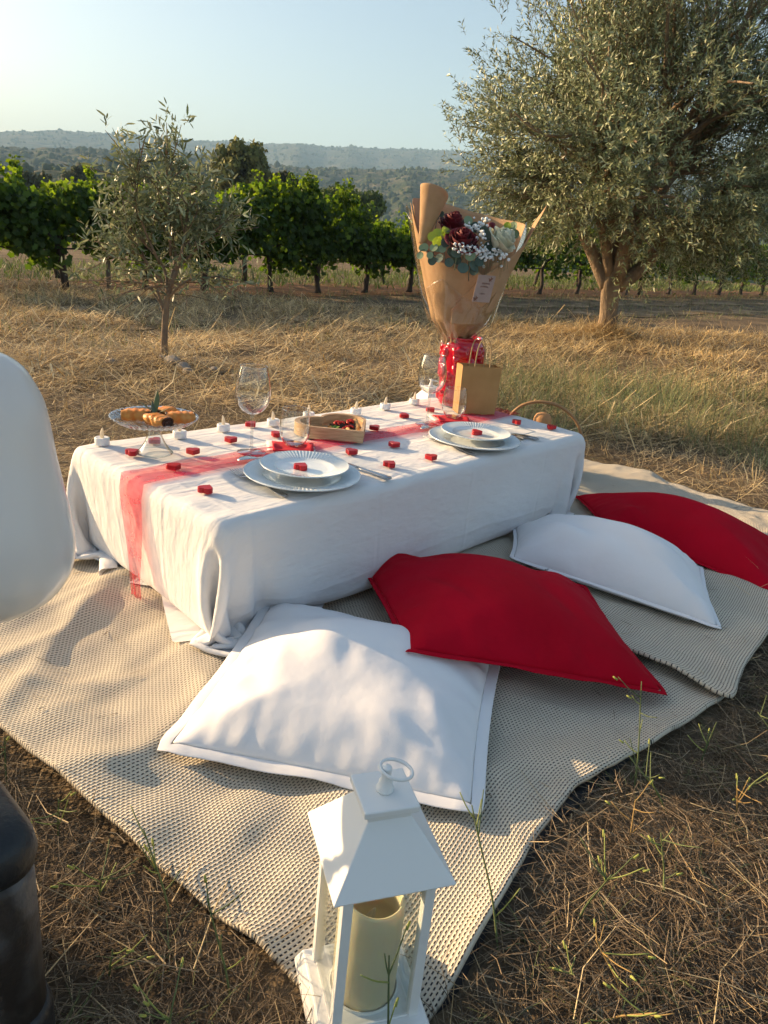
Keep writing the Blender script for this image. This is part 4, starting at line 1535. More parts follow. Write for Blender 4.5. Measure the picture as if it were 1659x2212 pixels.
rose(bl(.164, 2.520, .845), .066, MAT['rose_red'], (R(34), R(4)), 0, 3, 22)
rose(bl(.132, 2.625, .895), .060, MAT['rose_red'], (R(18), R(-8)), 1.2, 5, 20)
rose(bl(.286, 2.545, .862), .062, MAT['rose_white'], (R(30), R(34)), .4, 9, 20)
sepal = bl(.262, 2.62, .90)
MB().add(*lathe([(0, 0), (.012, .004), (.016, .014), (.010, .024), (0, .027)], 14), xf(tuple(sepal))).build("rosebud", MAT['rose_red'], bq)

disc_t = np.linspace(0, 2 * math.pi, 14, endpoint=False)
DV = np.vstack([[[0, 0, 0.0]]] + [[[.5 * math.cos(t) * rr + .5 * (rr), .5 * math.sin(t) * rr, .10 * abs(math.sin(t)) * rr] for t in disc_t] for rr in (1.0,)])
DV[0] = (.5, 0, -.02)
DF = [(0, 1 + k, 1 + (k + 1) % 14) for k in range(14)]
leaf_me = {}


def euc(x, y, z, d, kind, face, roll_=0.0):
    """one round eucalyptus leaf, its base at x,y,z; face = direction its flat side looks"""
    key = kind
    if key not in leaf_me:
        o = MB().add(DV * np.array([1, 1, .5]), DF).build("leaf", MAT[kind], bq, smooth=False)
        solid(o, .012)
        leaf_me[key] = o
    else:
        o = leaf_me[key].copy(); COL.objects.link(o); o.parent = bq
    zf = Vector(face).normalized()
    xa = (Vector((math.cos(roll_), 0, math.sin(roll_))) - zf * zf.dot(Vector((math.cos(roll_), 0, math.sin(roll_))))).normalized()
    ya = zf.cross(xa)
    M = Matrix((xa, ya, zf)).transposed().to_4x4()
    o.matrix_local = Matrix.Translation(tuple(bl(x, y, z))) @ M @ Matrix.Scale(d, 4)


er = np.random.default_rng(6)
EUC = [(.084, 2.52, .872, .036, 'euc_yellow', 5), (.086, 2.515, .865, .034, 'euc_yellow', 1.6), (.100, 2.52, .868, .032, 'euc_yellow', .7), (.092, 2.51, .862, .030, 'euc_yellow', 4.2), (.082, 2.51, .868, .030, 'euc_yellow', 3.4), (.108, 2.52, .878, .030, 'euc_yellow', 1.2),
       (.058, 2.50, .822, .026, 'euc_pale', 2.5), (.045, 2.50, .818, .024, 'euc_pale', 2.0), (.040, 2.50, .815, .024, 'euc_pale', 4.5), (.070, 2.50, .820, .028, 'euc_pale', 1.2), (.080, 2.50, .822, .028, 'euc_pale', .9), (.064, 2.495, .818, .022, 'euc_pale', 5.0), (.092, 2.50, .825, .026, 'euc_pale', .4),
       (.165, 2.47, .815, .036, 'euc_dark', 2.6), (.178, 2.47, .810, .034, 'euc_pale', .5), (.195, 2.475, .800, .034, 'euc_dark', 5.6), (.180, 2.47, .795, .036, 'euc_dark', 4.4), (.210, 2.48, .800, .032, 'euc_dark', .3), (.205, 2.48, .788, .030, 'euc_dark', 5.2),
       (.110, 2.50, .835, .030, 'euc_dark', 1.4), (.120, 2.50, .822, .034, 'euc_dark', .2), (.130, 2.50, .828, .030, 'euc_dark', 5.4), (.108, 2.49, .812, .030, 'euc_dark', 3.8), (.128, 2.49, .806, .030, 'euc_dark', 4.9), (.085, 2.50, .802, .028, 'euc_dark', 4.0), (.14, 2.49, .80, .03, 'euc_dark', .1),
       (.205, 2.57, .888, .034, 'euc_dark', 1.6), (.222, 2.57, .885, .036, 'euc_dark', 1.0), (.236, 2.56, .870, .034, 'euc_dark', .8), (.240, 2.55, .858, .036, 'euc_dark', 5.8), (.255, 2.54, .850, .040, 'euc_dark', .6), (.250, 2.53, .840, .034, 'euc_dark', 4.6), (.262, 2.53, .835, .030, 'euc_dark', .0),
       (.300, 2.58, .898, .034, 'euc_pale', .9), (.318, 2.58, .892, .034, 'euc_pale', .4), (.308, 2.585, .905, .026, 'euc_yellow', 1.4), (.322, 2.58, .905, .030, 'euc_pale', 1.0),
       (.064, 2.60, .905, .032, 'euc_dark', 2.0), (.078, 2.61, .915, .024, 'euc_dark', 1.6), (.086, 2.62, .930, .020, 'euc_dark', .5), (.080, 2.62, .940, .018, 'euc_dark', 1.6),
       (.112, 2.53, .870, .026, 'euc_pale', .6), (.116, 2.53, .862, .026, 'euc_dark', 5.6), (.172, 2.6, .915, .03, 'euc_pale', .8)]
for (x, y, z, d, kind, ro) in EUC:
    euc(x, y, z, d, kind, (er.normal(0, .35), -1 + er.normal(0, .15), .35 + er.normal(0, .35)), ro)
twg = MB()
for pts in ([(.08, 2.58, .80), (.078, 2.60, .88), (.084, 2.62, .945)], [(.10, 2.54, .80), (.05, 2.50, .822), (.030, 2.50, .812)], [(.12, 2.52, .79), (.098, 2.515, .87)], [(.2, 2.5, .74), (.19, 2.47, .80)], [(.27, 2.58, .82), (.32, 2.58, .90)], [(.15, 2.49, .77), (.152, 2.48, .82)]):
    twg.add(*tube(spline([bl(*p) for p in pts], 8), .0014, 5))
tag(twg.build("twigs", MAT['euc_dark'], bq), kind="stuff")

gp, gs = [], []
for (x, y, z, sx, sz, n_) in ((.196, 2.54, .905, .022, .011, 30), (.222, 2.50, .876, .012, .014, 12), (.172, 2.475, .836, .024, .009, 22), (.200, 2.48, .832, .020, .012, 18), (.240, 2.50, .832, .024, .016, 26), (.290, 2.515, .832, .024, .014, 28), (.242, 2.60, .928, .010, .008, 8), (.232, 2.50, .812, .03, .012, 16)):
    for k in range(n_):
        gp.append(bl(x + er.normal(0, sx * .8), y + er.normal(0, .012), z + er.normal(0, sz * .8))); gs.append(er.uniform(.0030, .0056))
gp = np.array(gp); gs = np.array(gs); n_ = len(gp)
V, F, _ = stamp(ICO_V, ICO_F, gp, np.tile([1., 0, 0], (n_, 1)), np.tile([0, 1., 0], (n_, 1)), np.tile([0, 0, 1.], (n_, 1)), np.repeat(gs[:, None], 3, 1))
V += er.normal(0, .0005, V.shape)
tag(mk("gypsophila", V, F, MAT['gyp'], bq), kind="stuff")
V, F, t = blades(gp - np.array([0, 0, .04]) + er.normal(0, .008, gp.shape), np.tile([0, 0, 1.], (n_, 1)), np.tile([0, 0, 1.], (n_, 1)), np.full(n_, .04), np.full(n_, .0009), np.tile([[.10, .16, .07]], (n_, 1)), 3, 1)
tag(mk("gypsophila_stems", V, F, MAT['weed'], bq, tint=t), kind="stuff")
tag(bq, "bouquet of red and white roses with eucalyptus in brown kraft paper", "bouquet")

# ------------------------------------------------------------------ paper gift bag
bgx = empty("gift_bag", (.218, 2.487, TH + .0095), math.atan2(.033, .128))
w_, d_, h_ = .132, .062, .163
bb = MB()
V = [(0, 0, 0), (w_, 0, 0), (w_, d_, 0), (0, d_, 0), (-.004, -.001, h_), (w_ + .004, -.001, h_), (w_ + .004, d_, h_), (-.004, d_, h_), (.003, d_ * .5, h_), (w_ - .003, d_ * .5, h_)]
F = [(0, 1, 5, 4), (1, 2, 6, 9, 5), (2, 3, 7, 6), (3, 0, 4, 8, 7), (3, 2, 1, 0)]
o = bb.add(V, F).build("body", MAT['bag'], bgx, smooth=False)
solid(o, .0008, -1)
for yy in (.002, d_ - .002):
    hp_ = spline([(.040, yy, h_ - .030), (.040, yy, h_ + .02), (.046, yy, h_ + .072), (.066, yy, h_ + .094), (.086, yy, h_ + .072), (.092, yy, h_ + .02), (.092, yy, h_ - .030)], 26)
    MB().add(*tube(hp_, .0021, 8)).build("handle", MAT['twine'], bgx)
tag(bgx, "small brown paper gift bag with cord handles beside the vase", "gift bag")


# ------------------------------------------------------------------ lanterns
def lantern(loc, rz, lab, detail=True):
    root = empty("lantern", loc, rz)
    b_, p_, r_, c_ = .0668, .0490, .0636, .0293
    z1, ze = .030, .232
    bm_ = MB()
    for (h0, h1, k0, k1) in ((0, .010, b_, b_), (.010, z1, b_, p_ + .010)):
        V = [(sx * k0, sy * k0, h0) for sx, sy in ((-1, -1), (1, -1), (1, 1), (-1, 1))] + [(sx * k1, sy * k1, h1) for sx, sy in ((-1, -1), (1, -1), (1, 1), (-1, 1))]
        bm_.add(V, [(0, 1, 5, 4), (1, 2, 6, 5), (2, 3, 7, 6), (3, 0, 4, 7), (4, 5, 6, 7), (3, 2, 1, 0)])
    bm_.build("base", MAT['lantern'], root, smooth=False, bevel=.002)
    ft = MB(); ft.add(*box(-p_ + .006, p_ - .006, -p_ + .006, p_ - .006, z1 + .0005, z1 + .003)); ft.build("floor_plate", MAT['lantern'], root, smooth=False)
    MB().add(*lathe([(.0380, z1 + .003), (.0380, z1 + .007), (.0393, z1 + .007), (.0393, z1 + .003)], 40)).build("candle_ring", MAT['lantern'], root)
    for sx, sy in ((-1, -1), (1, -1), (1, 1), (-1, 1)):
        cx, cy2 = sx * (p_ - .005), sy * (p_ - .005)
        MB().add(*box(cx - .0055, cx + .0055, cy2 - .0055, cy2 + .0055, z1, ze + .004)).build("post", MAT['lantern'], root, smooth=False, bevel=.001)
    for k in range(4):
        o = MB().add(*box(-p_ + .0095, p_ - .0095, -.0008, .0008, z1 + .0035, ze)).build("pane", MAT['pane'], root, smooth=False)
        o.location = (math.sin(k * math.pi / 2) * (p_ - .0045), -math.cos(k * math.pi / 2) * (p_ - .0045), 0); o.rotation_euler = (0, 0, k * math.pi / 2)
        if detail:
            rl = MB().add(*box(-p_ + .0095, p_ - .0095, -.003, .003, z1 + .0005, z1 + .0034)).build("rail", MAT['lantern'], root, smooth=False)
            rl.location = o.location; rl.rotation_euler = o.rotation_euler
    # roof: open pyramid with a thin lip
    k1 = .0235
    V, F = [], []
    for (k, z) in ((r_, ze), (r_, ze + .0022), (k1, ze + .060), (k1, ze + .068), (k1 - .003, ze + .068), (k1 - .003, ze + .058), (r_ - .004, ze + .002)):
        V += [(sx * k, sy * k, z) for sx, sy in ((-1, -1), (1, -1), (1, 1), (-1, 1))]
    for q in range(6):
        F += [(q * 4 + i, q * 4 + (i + 1) % 4, q * 4 + 4 + (i + 1) % 4, q * 4 + 4 + i) for i in range(4)]
    F += [(24 + i, 24 + (i + 1) % 4, (i + 1) % 4, i) for i in range(4)]
    rf = MB().add(V, F).build("roof", MAT['lantern'], root, smooth=False, bevel=.0014)
    MB().add(*box(-c_, c_, -c_, c_, ze + .0685, ze + .0765)).build("cap", MAT['lantern'], rf, smooth=False, bevel=.0016)
    MB().add(*lathe([(0, ze + .0766), (.0088, ze + .0766), (.0092, ze + .080), (.0074, ze + .083), (.0070, ze + .088), (.0052, ze + .092), (.0050, ze + .103), (.0052, ze + .1045), (.0042, ze + .106), (0, ze + .1065)], 28)).build("knob", MAT['lantern'], rf)
    rg = MB(); tt = np.linspace(0, 2 * math.pi, 40)
    rg.add(*tube([(.0170 * math.cos(t) + .010, .0170 * math.sin(t) * .94, ze + .1015 - .0035 * math.cos(t) - .001) for t in tt], .0019, 8, False)); rg.build("ring", MAT['lantern'], rf)
    return tag(root, lab, "lantern", "white lanterns")


lantern((.028, .614, .009), R(18.9), "white lantern with candle standing in front on the rug corner")
lantern((.137, 2.935, terrain(.137, 2.935) + .004), R(35), "white lantern on the grass behind the table and wine glass", False)
cdl = empty("candle", (.028, .614, .009 + .0335), 0)


def drip(T, r, z):
    k = sstep(.090, .135, z)
    return r, z + k * (.010 * np.cos(T + 2.2) + .004 * np.cos(2 * T))


MB().add(*lathe([(0, 0), (.0352, 0), (.0365, .002), (.0368, .06), (.0366, .110), (.0362, .130), (.0350, .1335), (.0330, .1330), (.0318, .126), (.0310, .104), (.0300, .090), (.0, .088)], 56, drip)).build("wax", MAT['candle'], cdl)
fl = MB(); fl.add(*tube(fp * np.array([1.2, 1.2, 1.0]) + np.array([0, 0, .072]), [.0034, .0050, .0058, .0056, .0050, .0042, .0034, .0024, .0014, .0004], 10)); fl.build("flame", MAT['flame'], cdl)
tag(cdl, "ivory pillar candle with wavy rim inside the front lantern", "candle")

# ------------------------------------------------------------------ balloon at the left
blo = empty("balloon", (-.4385, .745, .545))
bp_ = [(0, .158), (.022, .154), (.040, .143), (.0535, .124), (.0627, .105), (.0700, .076), (.0745, .054), (.0805, .030), (.0896, -.005), (.0955, -.030), (.0985, -.050), (.0985, -.070), (.0940, -.088), (.0800, -.111), (.0570, -.128), (.030, -.140), (.010, -.146), (.006, -.156)]
pp = spline([(a, 0, b) for a, b in bp_], 60)
MB().add(*lathe([(max(a, 0), c) for a, _, c in pp], 72)).build("skin", MAT['balloon'], blo)
MB().add(*lathe([(.006, -.156), (.009, -.160), (.006, -.165), (.012, -.172), (.013, -.176), (.0, -.172)], 20)).build("knot", MAT['balloon'], blo)
MB().add(*tube(spline([(0, 0, -.168), (.01, .01, -.26), (-.015, .0, -.36), (-.010, -.05, -.46), (-.012, -.10, -.535)], 24), .0011, 5)).build("string", MAT['white_plastic'], blo)
blo.rotation_euler = (R(-6), R(3), 0)
tag(blo, "large milky white balloon cut off by the left picture edge", "balloon")

# ------------------------------------------------------------------ dark box with padded lid, bottom left
def rounded_rect(w, d, r, n=8):
    out = []
    for cx, cy_, a0 in ((w / 2 - r, d / 2 - r, 0), (-w / 2 + r, d / 2 - r, 90), (-w / 2 + r, -d / 2 + r, 180), (w / 2 - r, -d / 2 + r, 270)):
        for t in np.linspace(a0, a0 + 90, n): out.append((cx + r * math.cos(R(t)), cy_ + r * math.sin(R(t))))
    return np.array(out)


def rr_loft(levels, r):
    """levels: (w, d, z)"""
    V = []
    for (w, d, z) in levels:
        V += [(x, y, z) for x, y in rounded_rect(w, d, min(r, w / 2 - .001, d / 2 - .001))]
    n = 32
    F = []
    for k in range(len(levels) - 1):
        F += [(k * n + i, k * n + (i + 1) % n, (k + 1) * n + (i + 1) % n, (k + 1) * n + i) for i in range(n)]
    F += [tuple(range(n))[::-1], tuple((len(levels) - 1) * n + i for i in range(n))]
    return V, F


spk = empty("cool_box", (-.4400, .5330, .0), R(48))
spk.scale = (1, 1, 1.16)
W_, D_ = .20, .24
MB().add(*rr_loft([(W_ + .006, D_ + .006, .002), (W_ + .010, D_ + .010, .012), (W_ + .010, D_ + .010, .062), (W_ + .002, D_ + .002, .070)], .035)).build("foot", MAT['black_rubber'], spk)
MB().add(*rr_loft([(W_, D_, .066), (W_, D_, .215), (W_ - .006, D_ - .006, .226)], .033)).build("body", MAT['worn_metal'], spk)
MB().add(*rr_loft([(W_ - .012, D_ - .012, .224), (W_ + .004, D_ + .004, .229), (W_ + .008, D_ + .008, .240), (W_ + .004, D_ + .004, .254), (W_ - .012, D_ - .012, .264), (W_ - .05, D_ - .05, .268)], .036)).build("lid", MAT['black_rubber'], spk)
for k in range(8):
    zz = .088 + k * .0155
    rb = MB(); rb.add(*tube([(x, -D_ / 2 - .001, zz + .003 * math.sin(x * 60)) for x in np.linspace(-.06, .05, 9)], [.002, .005, .0062, .0064, .0064, .0064, .0062, .005, .002], 8)); rb.build("ridge", MAT['worn_metal'], spk)
    rb = MB(); rb.add(*tube([(W_ / 2 + .001, y, zz) for y in np.linspace(-.06, .07, 9)], [.002, .004, .0052, .0054, .0054, .0054, .0052, .004, .002], 8)); rb.build("ridge", MAT['worn_metal'], spk)
tag(spk, "worn dark box with black padded lid at the bottom left corner", "box")

# ------------------------------------------------------------------ basket and woven bundle behind the table end
bk = empty("basket", (.600, 2.895, terrain(.6, 2.9)), R(-10))
bw = MB()
for k in range(13):
    zz = .010 + k * .0125
    rx, ry = .135 + .018 * k / 12, .085 + .012 * k / 12
    bw.add(*tube([(rx * math.cos(t) * (1 + .012 * math.sin(t * 24 + k * 3.14)), ry * math.sin(t) * (1 + .012 * math.sin(t * 24 + k * 3.14)), zz) for t in np.linspace(0, 2 * math.pi, 73)], .0066, 6, False))
tag(bw.build("wicker_body", MAT['wicker'], bk), kind="stuff")
V, F = prism(np.array([(.13 * math.cos(t), .08 * math.sin(t)) for t in np.linspace(0, 2 * math.pi, 24, endpoint=False)]), .002, .010)
MB().add(V, F).build("bottom", MAT['wicker'], bk, smooth=False)
hp_ = spline([(-.150, 0, .155), (-.142, 0, .22), (-.10, 0, .275), (-.03, 0, .300), (.05, 0, .290), (.115, 0, .245), (.148, 0, .19), (.152, 0, .15)], 40)
MB().add(*tube(hp_, .0060, 8)).build("handle", MAT['rattan'], bk)
tag(bk, "wicker basket with a tall bent handle behind the far end of the table", "basket")
wb = empty("woven_bundle", (.590, 2.900, terrain(.59, 2.9) + .012))
MB().add(*lathe([(0, 0), (.03, 0), (.036, .02), (.038, .10), (.036, .20), (.034, .225), (.026, .240), (.010, .246), (0, .246)], 40, lambda T, r, z: (r * (1 + .03 * np.sign(np.sin(T * 10)) * np.sin(z * 420)), z))).build("weave", MAT['wicker'], wb)
tag(wb, "round-topped tan woven bundle standing in the wicker basket", "bundle")

# ------------------------------------------------------------------ trees
OL_V = np.array([[0, 0, 0], [.30, .095, .02], [.30, -.095, .02], [.70, .085, .02], [.70, -.085, .02], [1, 0, 0]])
OL_F = np.array([[0, 2, 1], [1, 2, 4], [1, 4, 3], [3, 4, 5]])
OL2_V = np.array([[0, 0, 0], [.45, .11, .03], [1, 0, 0], [.45, -.11, .03]])
OL2_F = np.array([[0, 1, 2], [0, 2, 3]])
OLIVE_T = [(.135, .165, .085), (.165, .195, .105), (.205, .235, .135), (.105, .132, .066), (.255, .275, .17)]


def twig_leaves(P, D, L, per, ll, lw):
    """leaf frames along twigs"""
    n = len(P)
    k = np.tile(np.linspace(.12, 1.0, per), (n, 1)) + rng.normal(0, .03, (n, per))
    T, Y, Z = frames(D)
    ph = (np.arange(per)[None] * 1.57 + U(0, 6.28, (n, 1)) + (np.arange(per) % 2)[None] * 3.14).ravel()
    base = (P[:, None] + D[:, None] * (k * L[:, None])[..., None]).reshape(-1, 3)
    Tr, Yr, Zr = (np.repeat(a, per, 0) for a in (T, Y, Z))
    rad = Yr * np.cos(ph)[:, None] + Zr * np.sin(ph)[:, None]
    d = norm(Tr * U(.35, .9, (n * per, 1)) + rad * .75 + rng.normal(0, .18, (n * per, 3)))
    nrm = norm(np.cross(d, np.cross(Tr, rad)) + rng.normal(0, .35, (n * per, 3)))
    y = norm(np.cross(nrm, d)); z = np.cross(d, y)
    s = ll * U(.65, 1.2, n * per)
    return base, d, y, z, np.stack([s, s * lw / .19 * U(.85, 1.15, n * per), s], 1)


def limb(start, end, r0, r1, sag=.1, n=9, wig=.06, seed=0):
    r = np.random.default_rng(seed)
    a, b = np.array(start, float), np.array(end, float)
    L = np.linalg.norm(b - a)
    mids = [a]
    for f in (.33, .66):
        mids.append(a + (b - a) * f + r.normal(0, wig, 3) * L + np.array([0, 0, -sag * L * (f - .5) * 0 + sag * L * math.sin(f * math.pi)]))
    mids.append(b)
    P = spline(mids, n)
    return P, np.linspace(r0, r1, n)


def olive_big():
    root = empty("olive_tree", (0, 0, 0))
    tr = MB()
    tp = spline([(0, 0, -.06), (.005, 0, .10), (-.015, .01, .30), (-.03, 0, .50), (-.02, 0, .62)], 18)
    nseg = 20
    V, F = tube(tp, np.interp(np.linspace(0, 1, 18), [0, .15, .4, .8, 1], [.140, .104, .088, .100, .085]), nseg)
    V = V.reshape(18, nseg, 3)
    ang = np.linspace(0, 2 * math.pi, nseg, endpoint=False)
    cen = V.mean(1, keepdims=True)
    V = cen + (V - cen) * (1 + .09 * np.sin(ang * 3 + 1)[None, :, None] + .05 * np.sin(ang * 7)[None, :, None])
    tr.add(V.reshape(-1, 3), F)
    tr.build("trunk", MAT['bark_big'], root)
    limbs = [((-.05, 0, .42), (-.62, .10, 1.15), .075, .038), ((-.02, .03, .52), (-.15, .35, 1.75), .085, .036), ((.02, -.02, .50), (.18, -.15, 1.65), .080, .036),
             ((.04, 0, .46), (.70, -.25, 1.18), .080, .042), ((.05, .04, .50), (.55, .45, 1.60), .070, .034), ((-.05, -.02, .50), (-.40, -.40, 1.35), .055, .03)]
    ends, lines = [], []
    for i, (a, b, r0, r1) in enumerate(limbs):
        P, rr = limb(a, b, r0, r1, .10, 10, .05, 60 + i)
        MB().add(*tube(P, rr, 10)).build("limb", MAT['bark_big'], root)
        lines.append(P)
    r = np.random.default_rng(77)
    # targets fill the crown: wide dome hanging low at the rim
    tg_ = []
    while len(tg_) < 150:
        p = r.uniform(-1, 1, 3); d = np.linalg.norm(p)
        if d > 1 or d < .35: continue
        q = np.array([p[0] * 1.80 + .12, p[1] * 1.85, 2.0 + p[2] * 1.66])
        if q[2] < .66 + .10 * math.sin(p[0] * 5): continue
        if q[2] < 1.05 and math.hypot(q[0], q[1]) < .75: continue
        tg_.append(q)
    tg_ = np.array(tg_)
    bm_ = MB(); tips, dirs = [], []
    allp = np.concatenate([l[4:] for l in lines])
    for i, q in enumerate(tg_):
        d = np.linalg.norm(allp - q, axis=1) + .5 * np.maximum(0, allp[:, 2] - q[2])
        a = allp[d.argmin()]
        P, rr = limb(a, q, .024, .007, .12, 8, .07, 200 + i)
        bm_.add(*tube(P, rr, 5, False))
        for f in (3, 4, 5, 6, 7):
            tips.append(P[f]); dirs.append(P[min(f + 1, 7)] - P[f - 1])
    tag(bm_.build("branches", MAT['bark_big'], root), kind="stuff")
    tips = np.array(tips); dirs = norm(np.array(dirs))
    # twigs round every branch
    per_tip = 18
    n = len(tips) * per_tip
    B = np.repeat(tips, per_tip, 0) + rng.normal(0, .15, (n, 3))
    out = norm(B - np.array([0, 0, 1.6]))
    D = norm(np.repeat(dirs, per_tip, 0) * .5 + out * .7 + rng.normal(0, .5, (n, 3)) + np.array([0, 0, .25]))
    drop = B[:, 2] < 1.35
    D[drop] = norm(D[drop] + np.array([0, 0, -.6]))
    up = B[:, 2] > 2.7
    D[up] = norm(D[up] + np.array([0, 0, .9]))
    L = U(.10, .26, n); L[up] *= 1.35
    V, F, t = blades(B, D, D, L, np.full(n, .004), np.tile([[.20, .16, .10]], (n, 1)), 3, 1)
    tag(mk("twigs", V, F, MAT['weed'], root, tint=t), kind="stuff")
    b_, d_, y_, z_, s_ = twig_leaves(B, D, L, 11, .058, .21)
    V, F, t = stamp(OL2_V, OL2_F, b_, d_, y_, z_, s_, pick(OLIVE_T, len(b_), .2))
    tag(mk("crown", V, F, MAT['olive_leaf'], root, smooth=False, tint=t), kind="stuff")
    # olives
    k = rng.integers(0, len(b_), 260)
    V, F, _ = stamp(ICO1_V, ICO1_F, b_[k] - np.array([0, 0, .012]), np.tile([1., 0, 0], (260, 1)), np.tile([0, 1., 0], (260, 1)), np.tile([0, 0, 1.], (260, 1)), np.tile([[.007, .007, .010]], (260, 1)))
    tag(mk("olives", V, F, MAT['herb'], root), kind="stuff")
    return root


big = olive_big()
big.location = (2.12, 8.0, float(terrain(2.12, 8.0)) + .01)
tag(big, "large grey-green olive tree with thick forked trunk", "olive tree", "olive trees")
off = copy_tree(big)
g0 = np.array([0.0, -.46])
op = g0 + SUN_H * 9.0
off.location = (op[0], op[1], float(terrain(op[0], op[1])))
off.rotation_euler = (0, 0, 1.9); off.scale = (.72, .72, .72)
tag(off, "olive tree beyond the left picture edge, shading the foreground", "olive tree", "olive trees")


def olive_young():
    root = empty("olive_tree", (-1.43, 4.53, float(terrain(-1.43, 4.53)) - .01))
    tp = spline([(0, 0, 0), (.004, 0, .12), (.014, 0, .27), (.030, .01, .40), (.075, .01, .52)], 18)
    MB().add(*tube(tp, np.interp(np.linspace(0, 1, 18), [0, .08, 1], [.028, .0215, .016]), 12)).build("trunk", MAT['bark_young'], root)
    mains = [((.012, 0, .25), (-.035, .0, .40), (-.13, .02, .62), .011), ((.028, 0, .39), (-.01, .02, .55), (-.20, 0, .74), .011), ((.055, .01, .48), (.06, .05, .62), (.02, .08, .85), .011),
             ((.07, .01, .52), (.12, -.02, .64), (.16, -.03, .88), .012), ((.07, .01, .52), (.16, .03, .62), (.32, .04, .78), .010), ((.02, 0, .35), (.15, -.03, .47), (.36, -.05, .52), .008),
             ((.0, 0, .45), (-.16, .02, .60), (-.33, .02, .58), .008), ((-.02, .01, .55), (-.10, -.06, .78), (-.14, -.05, 1.02), .008), ((.04, .02, .60), (.04, .0, .90), (.02, 0, 1.20), .009), ((.07, .01, .52), (.10, .1, .7), (.14, .12, 1.02), .009),
             ((.0, 0, .30), (-.08, -.03, .42), (-.20, -.05, .44), .006)]
    ends = []
    for i, (a, b, c, r0) in enumerate(mains):
        P = spline([a, b, c], 14)
        MB().add(*tube(P, np.linspace(r0, .004, 14), 7)).build("limb", MAT['bark_young'], root)
        ends.append(P)
    r = np.random.default_rng(5)
    bm_ = MB(); tips, dirs, lens = [], [], []
    for i, P in enumerate(ends):
        for k in range(12):
            a = P[r.integers(6, 14)]
            o = a - np.array([.03, 0, .70])
            d = norm(np.array([o[0] * 1.5, o[1], abs(o[2]) * .7 + .5]) + r.normal(0, .45, 3))
            if a[2] < .56: d = norm(d * np.array([1, 1, .35]) + np.array([0, 0, -.25]))
            L = r.uniform(.14, .34)
            Q = spline([a, a + d * L * .5 + r.normal(0, .015, 3), a + d * L + np.array([0, 0, -.02])], 7)
            Q[:, 2] = np.minimum(Q[:, 2], 1.40)
            bm_.add(*tube(Q, np.linspace(.004, .0016, 7), 5, False))
            for f in (1, 2, 3, 4, 5, 6):
                tips.append(Q[f]); dirs.append(norm(Q[f] - Q[f - 1] + r.normal(0, .25, 3))); lens.append(r.uniform(.06, .14))
    tag(bm_.build("branches", MAT['bark_young'], root), kind="stuff")
    tips, dirs, lens = np.array(tips), np.array(dirs), np.array(lens)
    b_, d_, y_, z_, s_ = twig_leaves(tips, dirs, lens, 9, .055, .20)
    keep = rng.random(len(b_)) < np.interp(b_[:, 2], [.34, .46, .62, .8], [.0, .25, .65, .9])
    b_, d_, y_, z_, s_ = (a[keep] for a in (b_, d_, y_, z_, s_))
    front = np.argsort(b_[:, 1] - s_[:, 0] * 3)[:300]
    rest = np.setdiff1d(np.arange(len(b_)), front)
    V, F, t = stamp(OL_V, OL_F, b_[rest], d_[rest], y_[rest], z_[rest], s_[rest], pick(OLIVE_T, len(rest), .2))
    tag(mk("crown", V, F, MAT['olive_leaf'], root, smooth=False, tint=t), kind="stuff")
    shades = [mk("leaf", OL_V, OL_F, MAT['olive_leaf'], root, smooth=False, tint=np.tile([c], (6, 1))) for c in OLIVE_T]
    for q, i in enumerate(front):
        o = shades[q] if q < len(shades) else shades[q % len(shades)].copy()
        if q >= len(shades): COL.objects.link(o); o.parent = root
        M = np.eye(4); M[:3, 0], M[:3, 1], M[:3, 2], M[:3, 3] = d_[i] * s_[i, 0], y_[i] * s_[i, 1], z_[i] * s_[i, 2], b_[i]
        o.matrix_local = Matrix(M.tolist())
    return tag(root, "young olive tree with a thin straight trunk left of the table", "olive tree", "olive trees")


olive_young()

# ------------------------------------------------------------------ vines
ang_ = np.linspace(0, 2 * math.pi, 10, endpoint=False)
rad_ = np.array([.50, .36, .52, .34, .46, .22, .46, .34, .52, .36])
VL_V = np.vstack([[[.42, 0, -.03]], np.stack([.45 + rad_ * np.cos(ang_), rad_ * np.sin(ang_), .05 * np.abs(np.sin(ang_)) + .02], -1)])
VL_F = np.array([[0, 1 + k, 1 + (k + 1) % 10] for k in range(10)])
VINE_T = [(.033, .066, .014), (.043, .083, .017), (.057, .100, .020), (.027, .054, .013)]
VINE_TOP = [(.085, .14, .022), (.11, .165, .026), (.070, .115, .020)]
leaf_proto = {}


